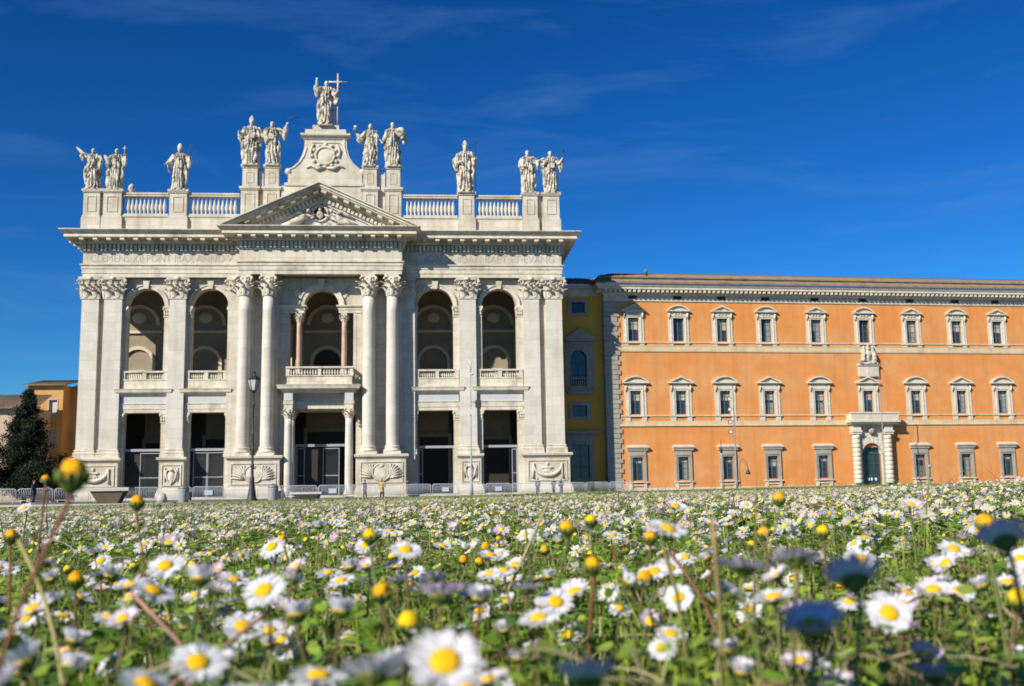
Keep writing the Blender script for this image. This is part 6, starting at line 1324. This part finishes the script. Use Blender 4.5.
def heads_mass(x, y, npet, seg, mmr, hr, sdisc=6, cup=.12, sp=.4):
    """many low heads: a fan of petals and a raised centre"""
    n = len(x); s = RS.uniform(mmr[0], mmr[1], n)*.0005; z = ground_z(x, y)+RS.uniform(hr[0], hr[1], n)
    v, f, c = petal_head(npet, cup, 5, .15, seg, 1, -.15, .05 if seg > 1 else 0)
    dv, df, dc = dome(.31, .2, .0, 2, sdisc, 0, 1)
    nrm = np.stack([RS.normal(-.2, sp, n), RS.normal(-.35, sp, n), np.ones(n)], -1); nrm /= np.linalg.norm(nrm, axis=1)[:, None]
    ax = np.cross(np.tile([0., 0, 1], (n, 1)), nrm); ln_ = np.linalg.norm(ax, axis=1); ax /= np.maximum(ln_, 1e-6)[:, None]; an = np.arcsin(np.clip(ln_, 0, 1)); sp_ = RS.rand(n)*6.283
    def place(v_): T = rot_about(s[:, None, None]*v_[None], np.tile([0., 0, 1], (n, 1)), sp_); return rot_about(T, ax, an)+np.stack([x, y, z], -1)[:, None, :]
    P1 = place(v); P2 = place(dv); bud = RS.rand(n) < .12; P1[bud] = P1[bud][:, :1, :]
    tn = np.where((RS.rand(n) < .15)[:, None], np.array([[.70, .55, .66]]), np.array([[.82, .81, .80]])*RS.uniform(.55, 1.02, (n, 1)))
    F1 = (np.arange(n)[:, None, None]*len(v)+f[None]).reshape(-1, 4); F2 = (np.arange(n)[:, None, None]*len(dv)+df[None]).reshape(-1, 4)
    dcol = np.where((RS.rand(n) < .25)[:, None], np.array([[.66, .40, .02]]), np.array([[.82, .56, .02]]))
    return (P1.reshape(-1, 3), F1, np.repeat(tn, len(v), 0)), (P2.reshape(-1, 3), F2, np.repeat(dcol, len(dv), 0)), np.stack([x, y, z], -1)
W_, Y_ = [], []; stems = []
for args in ((np.concatenate(rx), np.concatenate(ry), 13, 2, (16, 22), (.04, .09), 8),
             (*patchy(*scat(260, 4.2, 9, .62, 1.4), 1.1, -.45, 2.), 9, 1, (17, 23), (.04, .09), 6),
             (*patchy(*scat(105, 9, 20, .64, 2), .6, -.4, 1.), 7, 1, (19, 26), (.04, .09), 5),
             (*patchy(*scat(17, 20, 48.3, .66, 3), .3, -.1, 3.), 6, 1, (26, 38), (.04, .09), 4)):
    hx, hy = args[0], args[1]; pick = RS.rand(len(hx)) < .58
    for m_, cu_, sp_ in ((pick, .15, .4), (~pick, .95, .6)):
        a, b, c = heads_mass(hx[m_], hy[m_], *args[2:], cup=cu_, sp=sp_); W_.append(a); Y_.append(b); stems.append(c[c[:, 1] < 8])
V, F_, C = cat_parts(W_); md = link_mesh('daisies', np_mesh('daisies', V, 4, PETAL, C, faces=F_)); tag(md, 'countless white daisies covering the middle and far lawn', 'daisies', kind='stuff')
V2, F2, C2 = cat_parts(Y_); yo = link_mesh('flower_centres', np_mesh('flower_centres', V2, 4, YEL, C2, faces=F2), md)
S_ = np.concatenate(stems); n = len(S_); an = RS.rand(n)*6.283; base = S_.copy(); base[:, 2] = ground_z(S_[:, 0], S_[:, 1]); base[:, :2] += RS.normal(0, .012, (n, 2)); w_ = .0008
sx = np.stack([np.cos(an), np.sin(an), 0*an], -1)*w_; P = np.stack([base-sx, base+sx, S_+sx, S_-sx], 1).reshape(-1, 3)
link_mesh('stems', np_mesh('stems', P, 4, STEMG, np.tile([[.20, .22, .07]], (len(P), 1))), md)
# a few loose dry and reddish stalks lying through the near flowers
def stalk(p0, p1, p2, r_, c, label):
    P_ = [Vector(p0).lerp(Vector(p1), t).lerp(Vector(p1).lerp(Vector(p2), t), t) for t in [k/7 for k in range(8)]]
    me = MB().tube(P_, [r_]*8, 6).mesh('stalk', STEMG, recalc=False); at = me.color_attributes.new('tint', 'FLOAT_COLOR', 'POINT'); at.data.foreach_set('color', np.tile(np.array([*c, 1], dtype=np.float32), len(me.vertices)))
    tag(link_mesh('dry_stalk', me), label, 'stalk')
stalk((-.10, .50, .0), (-.13, .49, .045), (-.185, .52, .085),   .0009, (.5, .25, .2), 'pinkish stalk leaning up to the left in the left foreground')
stalk((-.20, .50, .02), (-.16, .50, .04), (-.12, .53, .075),   .0009, (.45, .2, .17), 'reddish stalk crossing the pinkish one in the left foreground')
stalk((-.19, .46, .0), (-.20, .50, .06), (-.245, .53, .11), .0010, (.42, .34, .13), 'thin straw coloured stalk behind the tall reddish bud stem')
stalk((.12, .62, .0), (.13, .66, .05), (.10, .70, .09), .0012, (.22, .1, .06), 'dark brown stalk leaning left below the edge-on mauve daisy')
stalk((.09, .5, .0), (.10, .52, .05), (.092, .5, .115), .0010, (.36, .26, .1), 'thin brown stalk rising through the two low white daisies')
stalk((-.03, .9, .0), (.0, .92, .06), (.03, .95, .12), .0012, (.45, .38, .18), 'tall straw blade standing near the middle of the lawn')
# broad-leaved weed added unseen beside the camera, its leaves placed to shade right-hand flowers
wd = empty('leafy_blocker', (-.17, .02, 0), 0, 'tall broad-leaved weed added out of view at the near left to shade flowers', 'blocker')
sdir = sd.normalized(); qs = sdir.to_track_quat('Z', 'Y').to_matrix()
lf_ = MB(); stm = MB().tube([(0, 0, -.02), (.005, .01, .15), (.02, .03, .30), (.03, .035, .40)], [.004, .0035, .003, .002], 6)
for (fx, fy, fz), t, r_ in (((.107, .342, .1007), .42, .036), ((.0855, .3145, .09), .40, .040), ((.183, .401, .109), .52, .036), ((.019, .294, .085), .33, .022), ((.170, .4476, .053), .50, .03)):
    c = Vector((fx, fy, fz))+sdir*t-Vector((-.17, .02, 0)); vs = []
    for k in range(14): a = 2*math.pi*k/14; vs.append(c+qs @ Vector((r_*1.15*math.cos(a), r_*.85*math.sin(a), .006*math.cos(2*a))))
    lf_.add([c]+vs, [(0, 1+k, 1+(k+1) % 14) for k in range(14)]); stm.tube([(.008, .012, c.z-.05), tuple(c)], .0015, 5)
stm.build('stem', CALYX, wd); lf_.build('leaves', CALYX, wd)
